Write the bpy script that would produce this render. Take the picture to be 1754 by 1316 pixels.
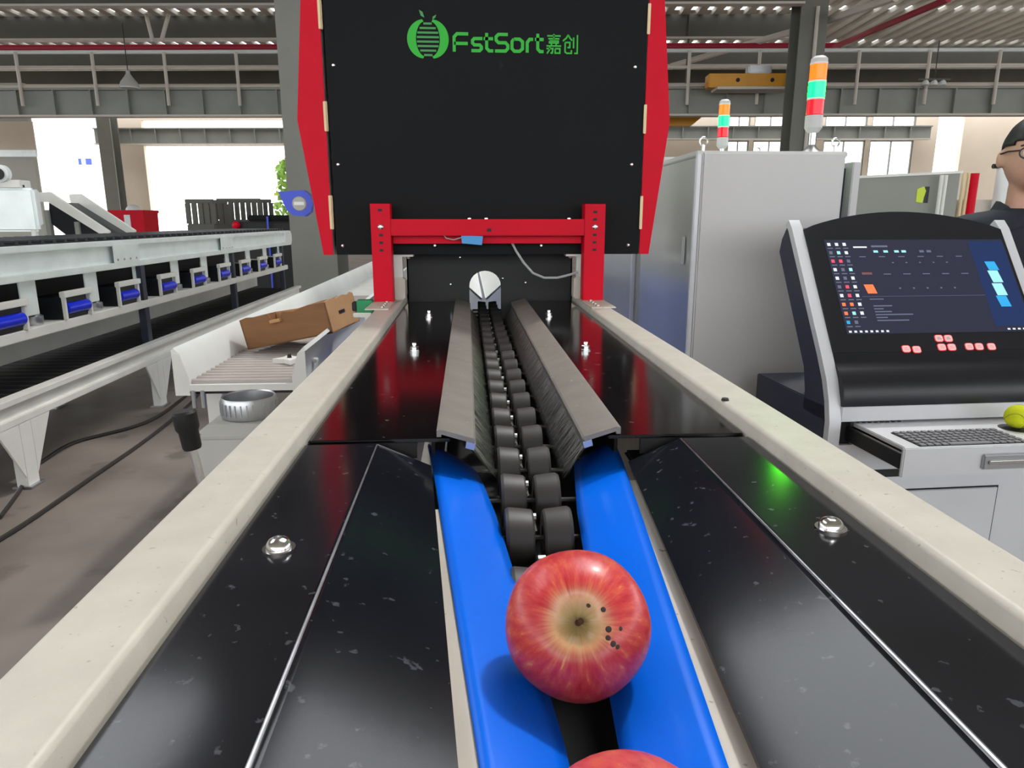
import bpy, bmesh, math, random
from mathutils import Vector, Matrix
random.seed(7)
for o in list(bpy.data.objects): bpy.data.objects.remove(o, do_unlink=True)
sc = bpy.context.scene
COL = sc.collection

# ---------------------------------------------------------------- camera
W, H, F = 1754, 1316, 1200.0
PITCH = math.atan2(281, F); YAW = math.atan2(77*math.cos(PITCH), F)
CAM = Vector((0, 0, 1.36))
cd = bpy.data.cameras.new('camera'); cam = bpy.data.objects.new('camera', cd); COL.objects.link(cam)
cam.location = CAM; cam.rotation_euler = (math.pi/2-PITCH, 0, -YAW)
cd.sensor_width = 36; cd.lens = F/W*36; cd.clip_start = 0.02; cd.clip_end = 300
sc.camera = cam
# ---------------------------------------------------------------- world, sun, exposure
wd = bpy.data.worlds.new('sky'); sc.world = wd; wd.use_nodes = True
bg = wd.node_tree.nodes['Background']
bg.inputs[0].default_value = (0.93, 0.965, 1.0, 1); bg.inputs[1].default_value = 3.0
sl = bpy.data.lights.new('sun', 'SUN'); sl.energy = 1.35; sl.angle = math.radians(4); sl.color = (1, .96, .9)
sun = bpy.data.objects.new('sun', sl); COL.objects.link(sun)
sun.rotation_euler = Vector((-.38, -.42, -.82)).to_track_quat('-Z', 'Y').to_euler()
vs = sc.view_settings
vs.view_transform = 'Standard'; vs.look = 'None'; vs.gamma = 1; vs.use_curve_mapping = False
vs.exposure = 0.3

# ---------------------------------------------------------------- pixel to place
_fw = Vector((math.sin(YAW)*math.cos(PITCH), math.cos(YAW)*math.cos(PITCH), -math.sin(PITCH)))
_rt = Vector((math.cos(YAW), -math.sin(YAW), 0)); _up = _rt.cross(_fw)
def ray(px, py): return _fw+_rt*((px-W/2)/F)-_up*((py-H/2)/F)
def atY(px, py, y): d = ray(px, py); return CAM+d*(y/d.y)
def atX(px, py, x): d = ray(px, py); return CAM+d*(x/d.x)
def atZ(px, py, z): d = ray(px, py); return CAM+d*((z-CAM.z)/d.z)
BA = math.radians(4.2)                       # the hall is turned a little against the machine
def toB(p): return Vector((p.x*math.cos(BA)-p.y*math.sin(BA), p.x*math.sin(BA)+p.y*math.cos(BA), p.z))
def atB(px, py, by):                          # point in hall coordinates at depth by
    d = toB(ray(px, py)); return Vector((0, 0, CAM.z))+d*(by/d.y)
def atBz(px, py, z):
    d = toB(ray(px, py)); return Vector((0, 0, CAM.z))+d*((z-CAM.z)/d.z)

# ---------------------------------------------------------------- materials
def lin(c): return tuple(((v/255)/12.92 if v/255 <= .04045 else ((v/255+.055)/1.055)**2.4) for v in c)
def mat(name, rgb, rough=.5, metal=0., var=0., vscale=8., stretch=None, flecks=None, bump=0., bscale=60., emit=None, estr=0., alpha=1., coat=0., spec=.5, trans=0.):
    m = bpy.data.materials.new(name); m.use_nodes = True
    nt = m.node_tree; b = nt.nodes['Principled BSDF']; c = lin(rgb)
    b.inputs['Base Color'].default_value = (*c, 1); b.inputs['Roughness'].default_value = rough
    b.inputs['Metallic'].default_value = metal; b.inputs['Specular IOR Level'].default_value = spec
    b.inputs['Coat Weight'].default_value = coat; b.inputs['Alpha'].default_value = alpha
    b.inputs['Transmission Weight'].default_value = trans
    if emit: b.inputs['Emission Color'].default_value = (*lin(emit), 1); b.inputs['Emission Strength'].default_value = estr
    if var or flecks or bump:
        tc = nt.nodes.new('ShaderNodeTexCoord'); mp = nt.nodes.new('ShaderNodeMapping')
        nt.links.new(tc.outputs['Object'], mp.inputs[0])
        if stretch: mp.inputs['Scale'].default_value = stretch
        out = None
        if var:
            n = nt.nodes.new('ShaderNodeTexNoise'); n.inputs['Scale'].default_value = vscale; n.inputs['Detail'].default_value = 6
            nt.links.new(mp.outputs[0], n.inputs['Vector'])
            r = nt.nodes.new('ShaderNodeValToRGB')
            r.color_ramp.elements[0].position = .3; r.color_ramp.elements[1].position = .7
            r.color_ramp.elements[0].color = (*[v*(1-var) for v in c], 1); r.color_ramp.elements[1].color = (*[min(1, v*(1+var)) for v in c], 1)
            nt.links.new(n.outputs[0], r.inputs[0]); out = r.outputs[0]
        if flecks:                             # (scale, threshold, rgb): dust and scratches
            n = nt.nodes.new('ShaderNodeTexNoise'); n.inputs['Scale'].default_value = flecks[0]; n.inputs['Detail'].default_value = 5
            nt.links.new(mp.outputs[0], n.inputs['Vector'])
            r = nt.nodes.new('ShaderNodeValToRGB'); r.color_ramp.elements[0].position = flecks[1]; r.color_ramp.elements[1].position = min(1, flecks[1]+.06)
            nt.links.new(n.outputs[0], r.inputs[0])
            x = nt.nodes.new('ShaderNodeMix'); x.data_type = 'RGBA'
            x.inputs[6].default_value = (*c, 1); x.inputs[7].default_value = (*lin(flecks[2]), 1)
            if out: nt.links.new(out, x.inputs[6])
            nt.links.new(r.outputs[0], x.inputs[0]); out = x.outputs[2]
        if out: nt.links.new(out, b.inputs['Base Color'])
        if bump:
            n = nt.nodes.new('ShaderNodeTexNoise'); n.inputs['Scale'].default_value = bscale; n.inputs['Detail'].default_value = 4
            nt.links.new(mp.outputs[0], n.inputs['Vector'])
            u = nt.nodes.new('ShaderNodeBump'); u.inputs['Strength'].default_value = bump; u.inputs['Distance'].default_value = .01
            nt.links.new(n.outputs[0], u.inputs['Height']); nt.links.new(u.outputs[0], b.inputs['Normal'])
    return m
M = dict(

 rail=mat('cream paint', (199, 194, 183), .38, var=.06, vscale=30, flecks=(160, .68, (165, 158, 145)), bump=.06, bscale=700),
 strut=mat('inner cream paint', (205, 198, 186), .5, var=.06, vscale=20, flecks=(90, .67, (120, 105, 90))),
 gloss=mat('black gloss sheet', (9, 9, 11), .13, spec=.5, var=.25, vscale=9, flecks=(70, .68, (110, 108, 105)), bump=.012, bscale=9),
 satin=mat('black satin sheet', (21, 23, 30), .14, spec=.5, var=.3, vscale=7, flecks=(95, .655, (72, 74, 81)), bump=.01, bscale=12),
 fold_glint=mat('fold highlight strip', (180, 180, 186), .3, metal=1, var=.3, vscale=40),  # bright metal standing in for the highlight on the cover folds
 blue=mat('blue plastic', (0, 112, 248), .3, var=.05, vscale=5, spec=.3),
 holder=mat('grey rubber strip', (126, 121, 115), .5, var=.1, vscale=25, flecks=(120, .68, (190, 170, 160))),
 bristle2=mat('pale worn_bristle', (108, 106, 101), .5),
 bristle=mat('dark bristle', (52, 53, 52), .4, var=.7, vscale=120),
 rollsteel=mat('dull roller tube', (172, 162, 157), .45, var=.05, vscale=8),
 roller=mat('grey rubber roller', (66, 63, 62), .48, var=.1, vscale=40),
 black=mat('matt black', (13, 13, 14), .6),
 dark=mat('dark grey paint', (15, 16, 18), .5, spec=.12, var=.1, vscale=3, flecks=(14, .70, (36, 38, 41))),
 red=mat('red paint', (208, 12, 40), .45, var=.05, vscale=6, spec=.12),
 steel=mat('bright steel', (225, 225, 225), .18, metal=1),
 alu=mat('aluminium', (190, 192, 195), .35, metal=1, var=.05),
 green=mat('green print', (18, 178, 30), .5),
 pgreen=mat('pale green print', (60, 150, 75), .5),
 brass=mat('pale hinge', (228, 205, 160), .45),
 grey=mat('light grey enamel', (203, 201, 201), .4, var=.03, vscale=2),
 sgrey=mat('grey cabinet side', (176, 178, 174), .16, var=.03, vscale=3, spec=.7),
 white=mat('white enamel', (226, 229, 228), .4, var=.04, vscale=4),
 pale=mat('galvanised pale', (232, 240, 238), .35, var=.06, vscale=6, metal=.2),
 frame=mat('frame paint', (224, 223, 217), .45, var=.06, vscale=5),
 navy=mat('navy paint', (46, 49, 66), .5),
 silver=mat('silver grey paint', (212, 213, 217), .38, metal=.15, var=.03),
 charc=mat('charcoal plastic', (26, 28, 34), .34, spec=.4, var=.04),
 bluer=mat('blue roller sleeve', (12, 42, 215), .3),
 card=mat('brown cardboard', (140, 98, 62), .75, var=.08, vscale=9, stretch=(1, 1, 6)),
 cardl=mat('light cardboard', (196, 150, 104), .75, var=.08, vscale=9),
 floor=mat('concrete floor', (122, 112, 105), .55, var=.3, vscale=1.6, flecks=(2.6, .60, (100, 91, 84)), bump=.05, bscale=30),
 ground=mat('outdoor concrete', (205, 203, 196), .8, var=.08, vscale=.5),
 steelg=mat('grey green steel paint', (142, 144, 137), .55, var=.08, vscale=1.5),
 column=mat('grey green column paint', (116, 116, 108), .55, var=.06, vscale=1.5),
 steeld=mat('dark roof steel', (88, 86, 79), .6, var=.1, vscale=1.2),
 flange=mat('roof beam flange', (205, 196, 186), .55),
 deck=mat('roof deck sheet', (228, 222, 210), .5, var=.05, vscale=2),
 wall=mat('hall wall', (214, 198, 178), .7, var=.06, vscale=.6),
 wallg=mat('grey wall', (176, 174, 163), .7, var=.04, vscale=.8),
 wallw=mat('white outer wall', (238, 235, 228), .7, var=.03, vscale=.4),
 pipe=mat('red fire pipe', (165, 30, 56), .45),
 yellow=mat('crane yellow', (214, 150, 38), .45, var=.08, vscale=2),
 cable=mat('black cable', (38, 34, 32), .5),
 wcable=mat('grey cable', (170, 172, 170), .45),
 clear=mat('frosted plastic', (205, 205, 200), .3, alpha=.75, spec=.5),
 glass=mat('window glass', (235, 245, 245), .05, alpha=.12),
 leaf=mat('leaf green', (96, 130, 40), .6, var=.3, vscale=4),
 skin=mat('skin', (206, 154, 136), .5, var=.06, vscale=30),
 hair=mat('black hair', (28, 26, 27), .5, var=.3, vscale=90),
 shirt=mat('navy shirt', (30, 33, 46), .75, var=.15, vscale=60),
 trousers=mat('dark trousers', (42, 42, 46), .8),
 eye=mat('eye white', (225, 222, 218), .3),
 lips=mat('lips', (150, 84, 80), .5),
 ball=mat('tennis ball felt', (214, 222, 22), .85, bump=.4, bscale=300, var=.06, vscale=60),
 ballseam=mat('ball seam', (150, 160, 40), .8),
 tape=mat('tape measure blue', (52, 74, 205), .4),
 pink=mat('pink key', (236, 200, 200), .4, emit=(255, 170, 170), estr=.1),
 keyglow=mat('key edge glow', (205, 70, 70), .5, emit=(255, 40, 40), estr=.35),
 keycap=mat('grey key cap', (120, 121, 125), .45),
 keybed=mat('keyboard bed', (42, 43, 46), .5),
 screen=mat('lit screen', (8, 8, 12), .5, spec=.15, emit=(62, 64, 86), estr=.5),
 screenb=mat('lit screen blue', (8, 10, 20), .5, spec=.15, emit=(40, 62, 112), estr=.6),
 icon=mat('screen white mark', (200, 200, 205), .4, emit=(205, 208, 212), estr=.5),
 iconr=mat('screen red mark', (200, 60, 80), .4, emit=(225, 70, 95), estr=.8),
 icono=mat('screen orange mark', (220, 100, 60), .4, emit=(235, 105, 65), estr=.8),
 iconc=mat('screen cyan mark', (120, 190, 190), .4, emit=(150, 205, 200), estr=.7),
 iconb=mat('screen blue mark', (40, 130, 180), .4, emit=(35, 140, 190), estr=.8),
 icong=mat('screen grey text', (80, 82, 100), .4, emit=(96, 98, 118), estr=.6),
 lampo=mat('amber lens', (255, 120, 10), .25, emit=(255, 110, 0), estr=.9),
 lampg=mat('green lit lens', (0, 200, 90), .25, emit=(0, 235, 22), estr=45),
 lampr=mat('red lens', (235, 10, 40), .25, emit=(235, 0, 30), estr=.35),
 lime=mat('lime sticker', (205, 225, 60), .5),
 greenp=mat('green connector', (20, 140, 84), .45),
 sensor=mat('blue sensor film', (70, 150, 215), .4),
)

# ---------------------------------------------------------------- mesh helpers
class B:
    def __init__(s): s.bm = bmesh.new()
    def verts(s, vs, fs):
        v = [s.bm.verts.new(p) for p in vs]
        for f in fs:
            try: s.bm.faces.new([v[i] for i in f])
            except ValueError: pass
        return s
    def box(s, x0, x1, y0, y1, z0, z1, bev=0., seg=2):
        x0, x1 = min(x0, x1), max(x0, x1); y0, y1 = min(y0, y1), max(y0, y1); z0, z1 = min(z0, z1), max(z0, z1)
        p = [(x0,y0,z0),(x1,y0,z0),(x1,y1,z0),(x0,y1,z0),(x0,y0,z1),(x1,y0,z1),(x1,y1,z1),(x0,y1,z1)]
        v = [s.bm.verts.new(q) for q in p]
        fs = [s.bm.faces.new([v[i] for i in f]) for f in ((3,2,1,0),(4,5,6,7),(0,1,5,4),(1,2,6,5),(2,3,7,6),(3,0,4,7))]
        if bev:
            es = list({e for f in fs for e in f.edges})
            bmesh.ops.bevel(s.bm, geom=es, offset=bev, segments=seg, affect='EDGES', clamp_overlap=True)
        return s
    def prism(s, pts, axis, lo, hi):           # pts are the two other coordinates in xyz order
        n = len(pts)
        def mk(a, b, c): return {'x': (c, a, b), 'y': (a, c, b), 'z': (a, b, c)}[axis]
        vs = [mk(a, b, lo) for a, b in pts]+[mk(a, b, hi) for a, b in pts]
        fs = [list(range(n))[::-1], list(range(n, 2*n))]+[[i, (i+1) % n, n+(i+1) % n, n+i] for i in range(n)]
        return s.verts(vs, fs)
    def tube(s, pts, r, seg=8, cap=True):
        pts = [Vector(p) for p in pts]; rings = []
        rs = r if isinstance(r, (list, tuple)) else [r]*len(pts)
        up = None
        for i, p in enumerate(pts):
            t = (pts[min(i+1, len(pts)-1)]-pts[max(i-1, 0)]).normalized()
            if up is None: up = t.orthogonal().normalized()
            a = (up-t*up.dot(t)).normalized(); up = a; c = t.cross(a)
            rings.append([s.bm.verts.new(p+(a*math.cos(2*math.pi*k/seg)+c*math.sin(2*math.pi*k/seg))*rs[i]) for k in range(seg)])
        for q, w in zip(rings, rings[1:]):
            for k in range(seg): s.bm.faces.new((q[k], q[(k+1) % seg], w[(k+1) % seg], w[k]))
        if cap: s.bm.faces.new(rings[0][::-1]); s.bm.faces.new(rings[-1])
        return s
    def lathe(s, prof, seg=24, mtx=None):       # prof: (radius, height) about z
        mtx = mtx or Matrix(); rings = []
        for r, z in prof:
            if r < 1e-6: rings.append([s.bm.verts.new(mtx @ Vector((0, 0, z)))])
            else: rings.append([s.bm.verts.new(mtx @ Vector((r*math.cos(2*math.pi*k/seg), r*math.sin(2*math.pi*k/seg), z))) for k in range(seg)])
        for a, b in zip(rings, rings[1:]):
            for k in range(seg):
                f = [a[k % len(a)], a[(k+1) % len(a)], b[(k+1) % len(b)], b[k % len(b)]]
                g = []
                for v in f:
                    if v not in g: g.append(v)
                if len(g) > 2: s.bm.faces.new(g)
        return s
    def sphere(s, c, r, u=16, v=10, sc_=(1, 1, 1)):
        n = len(s.bm.verts); bmesh.ops.create_uvsphere(s.bm, u_segments=u, v_segments=v, radius=1, matrix=Matrix.Translation(c) @ Matrix.Diagonal((r*sc_[0], r*sc_[1], r*sc_[2], 1)))
        return s
    def mesh(s, name, m, smooth=True):
        bmesh.ops.recalc_face_normals(s.bm, faces=s.bm.faces)
        me = bpy.data.meshes.new(name); s.bm.to_mesh(me); s.bm.free()
        if smooth:
            for p in me.polygons: p.use_smooth = True
            me.set_sharp_from_angle(angle=math.radians(32))
        me.materials.append(M[m] if isinstance(m, str) else m)
        return me
def axis_m(p, d):                                # z axis of the result looks along d
    return Matrix.Translation(p) @ Vector(d).to_track_quat('Z', 'Y').to_matrix().to_4x4()
def put(name, b, m, parent=None, loc=(0, 0, 0), smooth=True):
    me = b if isinstance(b, bpy.types.Mesh) else b.mesh(name, m, smooth)
    o = bpy.data.objects.new(name, me); COL.objects.link(o); o.location = loc
    if parent: o.parent = parent
    return o
def wn(o):
    m = o.modifiers.new('normals', 'WEIGHTED_NORMAL'); m.keep_sharp = True; m.weight = 100; return o
def tag(o, label, cat, group=None):
    o['label'] = label; o['category'] = cat
    if group: o['group'] = group
    return o
def thing(name, label, cat, loc=(0, 0, 0), rotz=0., group=None):
    o = bpy.data.objects.new(name, None); COL.objects.link(o); o.location = loc; o.rotation_euler = (0, 0, rotz)
    o.empty_display_size = .1
    return tag(o, label, cat, group)
def struct(name, b, m, rotz=0., smooth=False):
    o = put(name, b, m, smooth=smooth); o['kind'] = 'structure'; o.rotation_euler = (0, 0, rotz); return o
def clone(o, parent, loc=None):
    c = o.copy(); COL.objects.link(c); c.parent = parent
    if loc is not None: c.location = loc
    return c

# ================================================================ the hall
struct('floor', B().box(-40, 40, -12, 36, -.1, 0), 'floor', -BA)
struct('ground', B().box(-90, 90, -70, 140, -.3, -.11), 'ground', -BA)
ZD = 7.0; BW = 36.0                                # deck height, depth of the far wall
def deck(name, x0, x1, y0, y1):
    b = B(); x = x0; vs = []; 
    while x < x1:
        for dx, dz in ((0, 0), (.20, 0), (.25, .09), (.40, .09)):
            vs.append((x+dx, ZD+dz))
        x += .45
    n = len(vs)
    b.verts([(a, y0, z) for a, z in vs]+[(a, y1, z) for a, z in vs], [(i, i+1, n+i+1, n+i) for i in range(n-1)])
    return b
byB = [atBz(300, q, ZD).y for q in (27, 82, 121)]
def deck_piece(x0, x1, y0, y1, slots=False):         # ribbed sheet; with slots the rib crowns stay open to the sky
    b = B(); n0 = round((x1-x0)/.45); vs_, fs_ = [], []
    for i in range(n0):
        x = x0+i*.45; pr = ((0, 0), (.20, 0), (.25, .09), (.40, .09), (.45, 0)); k = len(vs_)
        vs_ += [(x+dx, y0, ZD+dz) for dx, dz in pr]+[(x+dx, y1, ZD+dz) for dx, dz in pr]
        for j in range(4):
            if slots and j == 2: continue
            fs_.append((k+j, k+j+1, k+6+j, k+5+j))
    return b.verts(vs_, fs_)
YF = 34.0                                          # deck stops here; unseen gap beyond is added to brighten the far wall
XA, XZ = -30.6, 30.6
ceil = struct('ceiling', deck_piece(XA, -7.2, -14, byB[0]-.42), 'deck', -BA)
def sheet(*a): put('deck_sheet', deck_piece(*a), 'deck', ceil, smooth=False)
sheet(-7.2, -4.05, -14, 1.0); sheet(-7.2, -4.05, 8.2, byB[0]-.42); sheet(-4.05, 0, -14, byB[0]-.42)   # unseen roof gap added to brighten the outlet conveyor
sheet(0, 4.05, -14, 2.0); sheet(0, 4.05, 8.2, byB[0]-.42)              # roof light straight ahead, above the lane
sheet(4.05, 7.2, -14, byB[0]-.42)
sheet(7.2, XZ, -14, byB[0]-.42)
sheet(XA, XZ, byB[0]-.42, byB[0]-.08, True); sheet(XA, XZ, byB[0]-.08, byB[1]-.5); sheet(XA, XZ, byB[1]-.5, byB[1]-.1, True); sheet(XA, XZ, byB[1]-.1, YF)
def ibeam(by, ztop, zbot, x0, x1, w=.24):
    return B().box(x0, x1, by-.02, by+.02, zbot+.03, ztop), B().box(x0, x1, by-w/2, by+w/2, zbot, zbot+.05)
zb = [atB(300, 70, byB[0]).z, atB(300, 116, byB[1]).z, atB(300, 147, byB[2]).z]
rows = list(zip(byB, zb))+[(byB[0]-3.7*k, zb[0]) for k in range(1, 7)]
rows[3] = (rows[3][0], atB(300, 12, rows[3][0]).z)
for i, (by, z) in enumerate(rows):
    if 2.0 < by < 8.2: continue                     # none across the roof light
    w_, f_ = ibeam(by, ZD-.01, z, XA, XZ if i in (1, 2) else atB(1375, 20, by).x)
    o = put('roof_beam', w_, 'steeld', ceil, smooth=False); put('bottom_flange', f_, 'flange', o, smooth=False)

struct('wall_light_block', B().box(XA, XZ, -14.3, -14.05, 0, 1.5), 'wallg', -BA)  # unseen low wall added behind the camera, height set to cut front light
# far wall with its openings (hall coordinates)
def wz(py): return atB(900, py, BW).z
def wx(px, py=260): return atB(px, py, BW).x
b = B()
def wpan(x0, x1, z0, z1): b.box(x0, x1, BW, BW+.25, z0, z1)
xL, x1_, x2_, x3_, xR = wx(48), wx(176), wx(247), wx(494), wx(1240)
wpan(-34, xL, 0, ZD+.1); wpan(x1_, x2_, 0, ZD+.1); wpan(xL, x1_, wz(200), ZD+.1)
zt, zm, zl = wz(205), wz(219), wz(249)
wpan(x2_, x3_, zt, ZD+.1); wpan(x2_, x3_, zl, zm); wpan(x3_, xR, 0, ZD+.1)
r1 = (wz(218), wz(191)); r2 = (wz(304), wz(241))
cells = [(wx(a, 230), wx(c, 230)) for a, c in ((1247, 1284), (1291, 1348), (1412, 1484), (1492, 1567))]
xE = cells[-1][1]
wpan(xR, xE, r1[1], ZD+.1); wpan(xR, xE, r2[1], r1[0]); wpan(xR, xE, 0, r2[0]-1.3)
xs = [xR]+[v for c in cells for v in c]
for i in range(0, len(xs), 2):
    if i+1 < len(xs) and xs[i+1]-xs[i] > .01: wpan(xs[i], xs[i+1], r2[0]-1.3, r2[1]); wpan(xs[i], xs[i+1], r1[0], r1[1])
xo, xp = wx(1604, 240), wx(1648, 240)
wpan(xE, xo, 0, ZD+.1); wpan(xo, xp, 0, wz(306)); wpan(xo, xp, wz(188), ZD+.1); wpan(xp, 34, 0, ZD+.1)
struct('wall_back', b, 'wall', -BA)
nwin = 0
for a, c in cells:
    for z0, z1, bars in ((r1[0], r1[1], 1), (r2[0]-1.3, r2[1], 2)):
        nwin += 1
        fr = B(); t = .06; y0, y1 = BW+.05, BW+.15
        fr.box(a, a+t, y0, y1, z0, z1); fr.box(c-t, c, y0, y1, z0, z1); fr.box(a+t, c-t, y0, y1, z0, z0+t); fr.box(a+t, c-t, y0, y1, z1-t, z1)
        fr.box((a+c)/2-.025, (a+c)/2+.025, y0, y1, z0+t, z1-t)
        if bars == 2: fr.box(a+t, (a+c)/2-.025, y0, y1, r2[0]-.05, r2[0]+.03); fr.box((a+c)/2+.025, c-t, y0, y1, r2[0]-.05, r2[0]+.03)
        o = struct('window_%d' % nwin, fr, 'steelg', -BA)
        for u, v in ((a+t, (a+c)/2-.025), ((a+c)/2+.025, c-t)):
            put('pane', B().box(u, v, BW+.09, BW+.1, z0+t, z1-t), 'glass', o, smooth=False)
def stiff_beam(name, label, by, x0, x1, z0, z1, step, m='steelg', thick=.3, fl='flange'):
    t = thing(name, label, 'beam', (0, 0, 0), -BA)
    put('web', B().box(x0, x1, by-.02, by+.02, z0+.04, z1-.04), m, t, smooth=False)
    put('bottom_flange', B().box(x0, x1, by-thick/2, by+thick/2, z0, z0+.05), fl, t, smooth=False)
    put('top_flange', B().box(x0, x1, by-thick/2, by+thick/2, z1-.05, z1), m, t, smooth=False)
    st = B().box(-.02, .02, -thick/2+.01, -.02, z0+.05, z1-.05).mesh('stiffener', m, False)
    x = x0+step/2
    while x < x1: put('stiffener', st, m, t, (x, by, 0)); x += step
    return t
BC = 20.0
stiff_beam('crane_beam', 'long grey green crane runway beam with stiffener ribs crossing the hall', BC, -24, 24, atB(300, 201, BC).z, atB(300, 152, BC).z, 1.0)
stiff_beam('wall_beam', 'shorter ribbed grey beam above the bright doorway at far left', BW-.5, wx(176), wx(505), wz(249), wz(221), 1.2)
stiff_beam('wall_beam', 'ribbed grey beam between the two window rows at far right', BW-.5, wx(1100), wx(1580), wz(242), wz(219), 1.2)
# columns
def column(label, px0, px1, py, by, z1):
    a, c = atB(px0, py, by).x, atB(px1, py, by).x
    t = thing('steel_column', label, 'column', (0, 0, 0), -BA); d = c-a
    put('front_flange', B().box(a, c, by, by+.04, 0, z1), 'column', t, smooth=False)
    put('web', B().box((a+c)/2-.02, (a+c)/2+.02, by+.04, by+d, 0, z1), 'column', t, smooth=False)
    put('rear_flange', B().box(a, c, by+d, by+d+.04, 0, z1), 'column', t, smooth=False)
    put('base_plate', B().box(a-.08, c+.08, by-.08, by+d+.1, 0, .03), 'column', t, smooth=False)
    return t, a, c
column('thick grey green steel column left of the black machine housing', 500, 577, 440, 12.0, ZD-.1)
t, a, c = column('slim grey green steel column behind the nearer signal tower', 1357, 1402, 200, 18.0, ZD-.1)
put('conduit', B().tube([((a+c)/2+.05, 17.95, .2), ((a+c)/2+.05, 17.95, 6.2)], .045), 'flange', t)
column('grey steel column beside the red bins at far left', 176, 199, 300, 34.5, ZD-.1)
# walkway railing on the crane beam
t = thing('walkway_railing', 'pale tube railing with posts running on top of the crane beam', 'railing', (0, 0, 0), -BA)
RY = BC-.12
for py, m in ((89, 'white'), (117, 'flange'), (148, 'flange')):
    z = atB(300, py, RY).z
    for x0, x1 in ((-23, atB(486, 100, RY).x), (atB(1120, 100, RY).x, atB(1356, 100, RY).x), (atB(1404, 100, RY).x, 23)):
        put('rail', B().tube([(x0, RY, z), (x1, RY, z)], .05 if m == 'white' else .04), m, t)
za, zb_ = atB(300, 182, RY).z, atB(300, 90, RY).z
for px in (-100, 30, 160, 283, 406, 1180, 1300, 1470, 1590, 1710, 1840):
    x = atB(px, 100, RY).x
    put('post', B().tube([(x, RY-.06, za), (x, RY-.06, zb_)], .045), 'flange', t)
# fire pipes and braces
zr = atB(300, 81, 21).z
o = put('fire_pipe', B().tube([(-23, 21, zr), (atB(1440, 80, 21).x, 21, zr)], .075), 'pipe'); o.rotation_euler.z = -BA
tag(o, 'long dark red fire pipe running level above the walkway railing', 'pipe')
o = put('fire_pipe', B().tube([atB(1430, 80, 20.7), atB(1625, -2, 16)], .075), 'pipe'); o.rotation_euler.z = -BA
tag(o, 'dark red fire pipe slanting up from the column at upper right', 'pipe')
o = put('roof_brace', B().tube([atB(1150, 113, 24.5), atB(1380, 48, 19.5), atB(1535, -5, 16)], .09), 'flange'); o.rotation_euler.z = -BA
tag(o, 'long pale roof brace slanting above the yellow crane girder', 'brace')
for pxa, pxb in ((250, 262), (289, 276)):
    o = put('roof_brace', B().tube([atB(pxa, 24, 19.0), atB(pxb, 72, 19.0)], .05), 'flange'); o.rotation_euler.z = -BA
    tag(o, 'short roof brace at upper left, %s arm of the small V' % ('left' if pxa < 270 else 'right'), 'brace', 'V braces under the roof')
# yellow crane girder, hook block
t = thing('crane_girder', 'yellow crane girder below the roof right of the housing', 'crane', (0, 0, 0), -BA)
p0, p1 = atB(1210, 152, 19.3), atB(1353, 128, 19.3)
put('girder', B().box(p0.x, p1.x, 19.1, 19.5, p0.z, p1.z, .02), 'yellow', t)
put('wheel_flange', B().box(p0.x+.2, p1.x, 19.0, 19.6, p0.z-.06, p0.z), 'flange', t)
for px in (1264, 1323):
    p = atB(px, 137, 19.09); put('bolt_hole', B().lathe([(0, 0), (.05, 0), (.05, .02), (0, .02)], 10, axis_m((p.x, 19.1, p.z), (0, -1, 0))), 'black', t)
put('trolley', B().box(p0.x+1.0, p0.x+1.6, 19.15, 19.45, p1.z, p1.z+.2, .03), 'alu', t)
t = thing('hook_block', 'orange yellow crane hook block hanging under the crane beam', 'crane hook', (0, 0, 0), -BA)
p0, p1 = atB(1140, 216, 21.5), atB(1205, 197, 21.5)
put('block', B().prism([(p0.x, p0.z), (p1.x-.35, p0.z), (p1.x, p1.z-.02), (p1.x, p1.z), (p0.x, p1.z)], 'y', 21.4, 21.7), 'yellow', t)
put('hanger', B().tube([((p0.x+p1.x)/2, 21.55, p1.z), ((p0.x+p1.x)/2, 21.55, ZD)], .03), 'steeld', t)
# high bay lamp
p = atB(222, 150, 19)
t = thing('high_bay_lamp', 'clear bell shaped high bay lamp hanging at upper left', 'lamp', (0, 0, 0), -BA)
put('shade', B().lathe([(.24, 0), (.2, .12), (.1, .25), (.05, .33), (.05, .4), (0, .4)], 20, Matrix.Translation((p.x, 19, p.z))), 'clear', t)
put('diffuser', B().lathe([(0, 0), (.22, 0), (.22, .03), (0, .03)], 20, Matrix.Translation((p.x, 19, p.z-.02))), 'white', t)
put('cord', B().tube([(p.x, 19, p.z+.4), (p.x, 19, p.z+1.5)], .012), 'cable', t)
p = atB(1600, 142, 19.3)
t = thing('high_bay_lamp', 'flat twin high bay lamp hanging at upper right', 'lamp', (0, 0, 0), -BA)
for k in (-1, 0, 1): put('lamp_head', B().lathe([(0, 0), (.09, 0), (.07, .08), (.03, .12), (0, .12)], 14, Matrix.Translation((p.x+k*.22, 19.3, p.z-.05))), 'white', t)
put('bar', B().box(p.x-.4, p.x+.4, 19.27, 19.33, p.z+.06, p.z+.1), 'steeld', t)
put('cord', B().tube([(p.x, 19.3, p.z+.1), (p.x, 19.3, p.z+1.0)], .012), 'cable', t)
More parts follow.
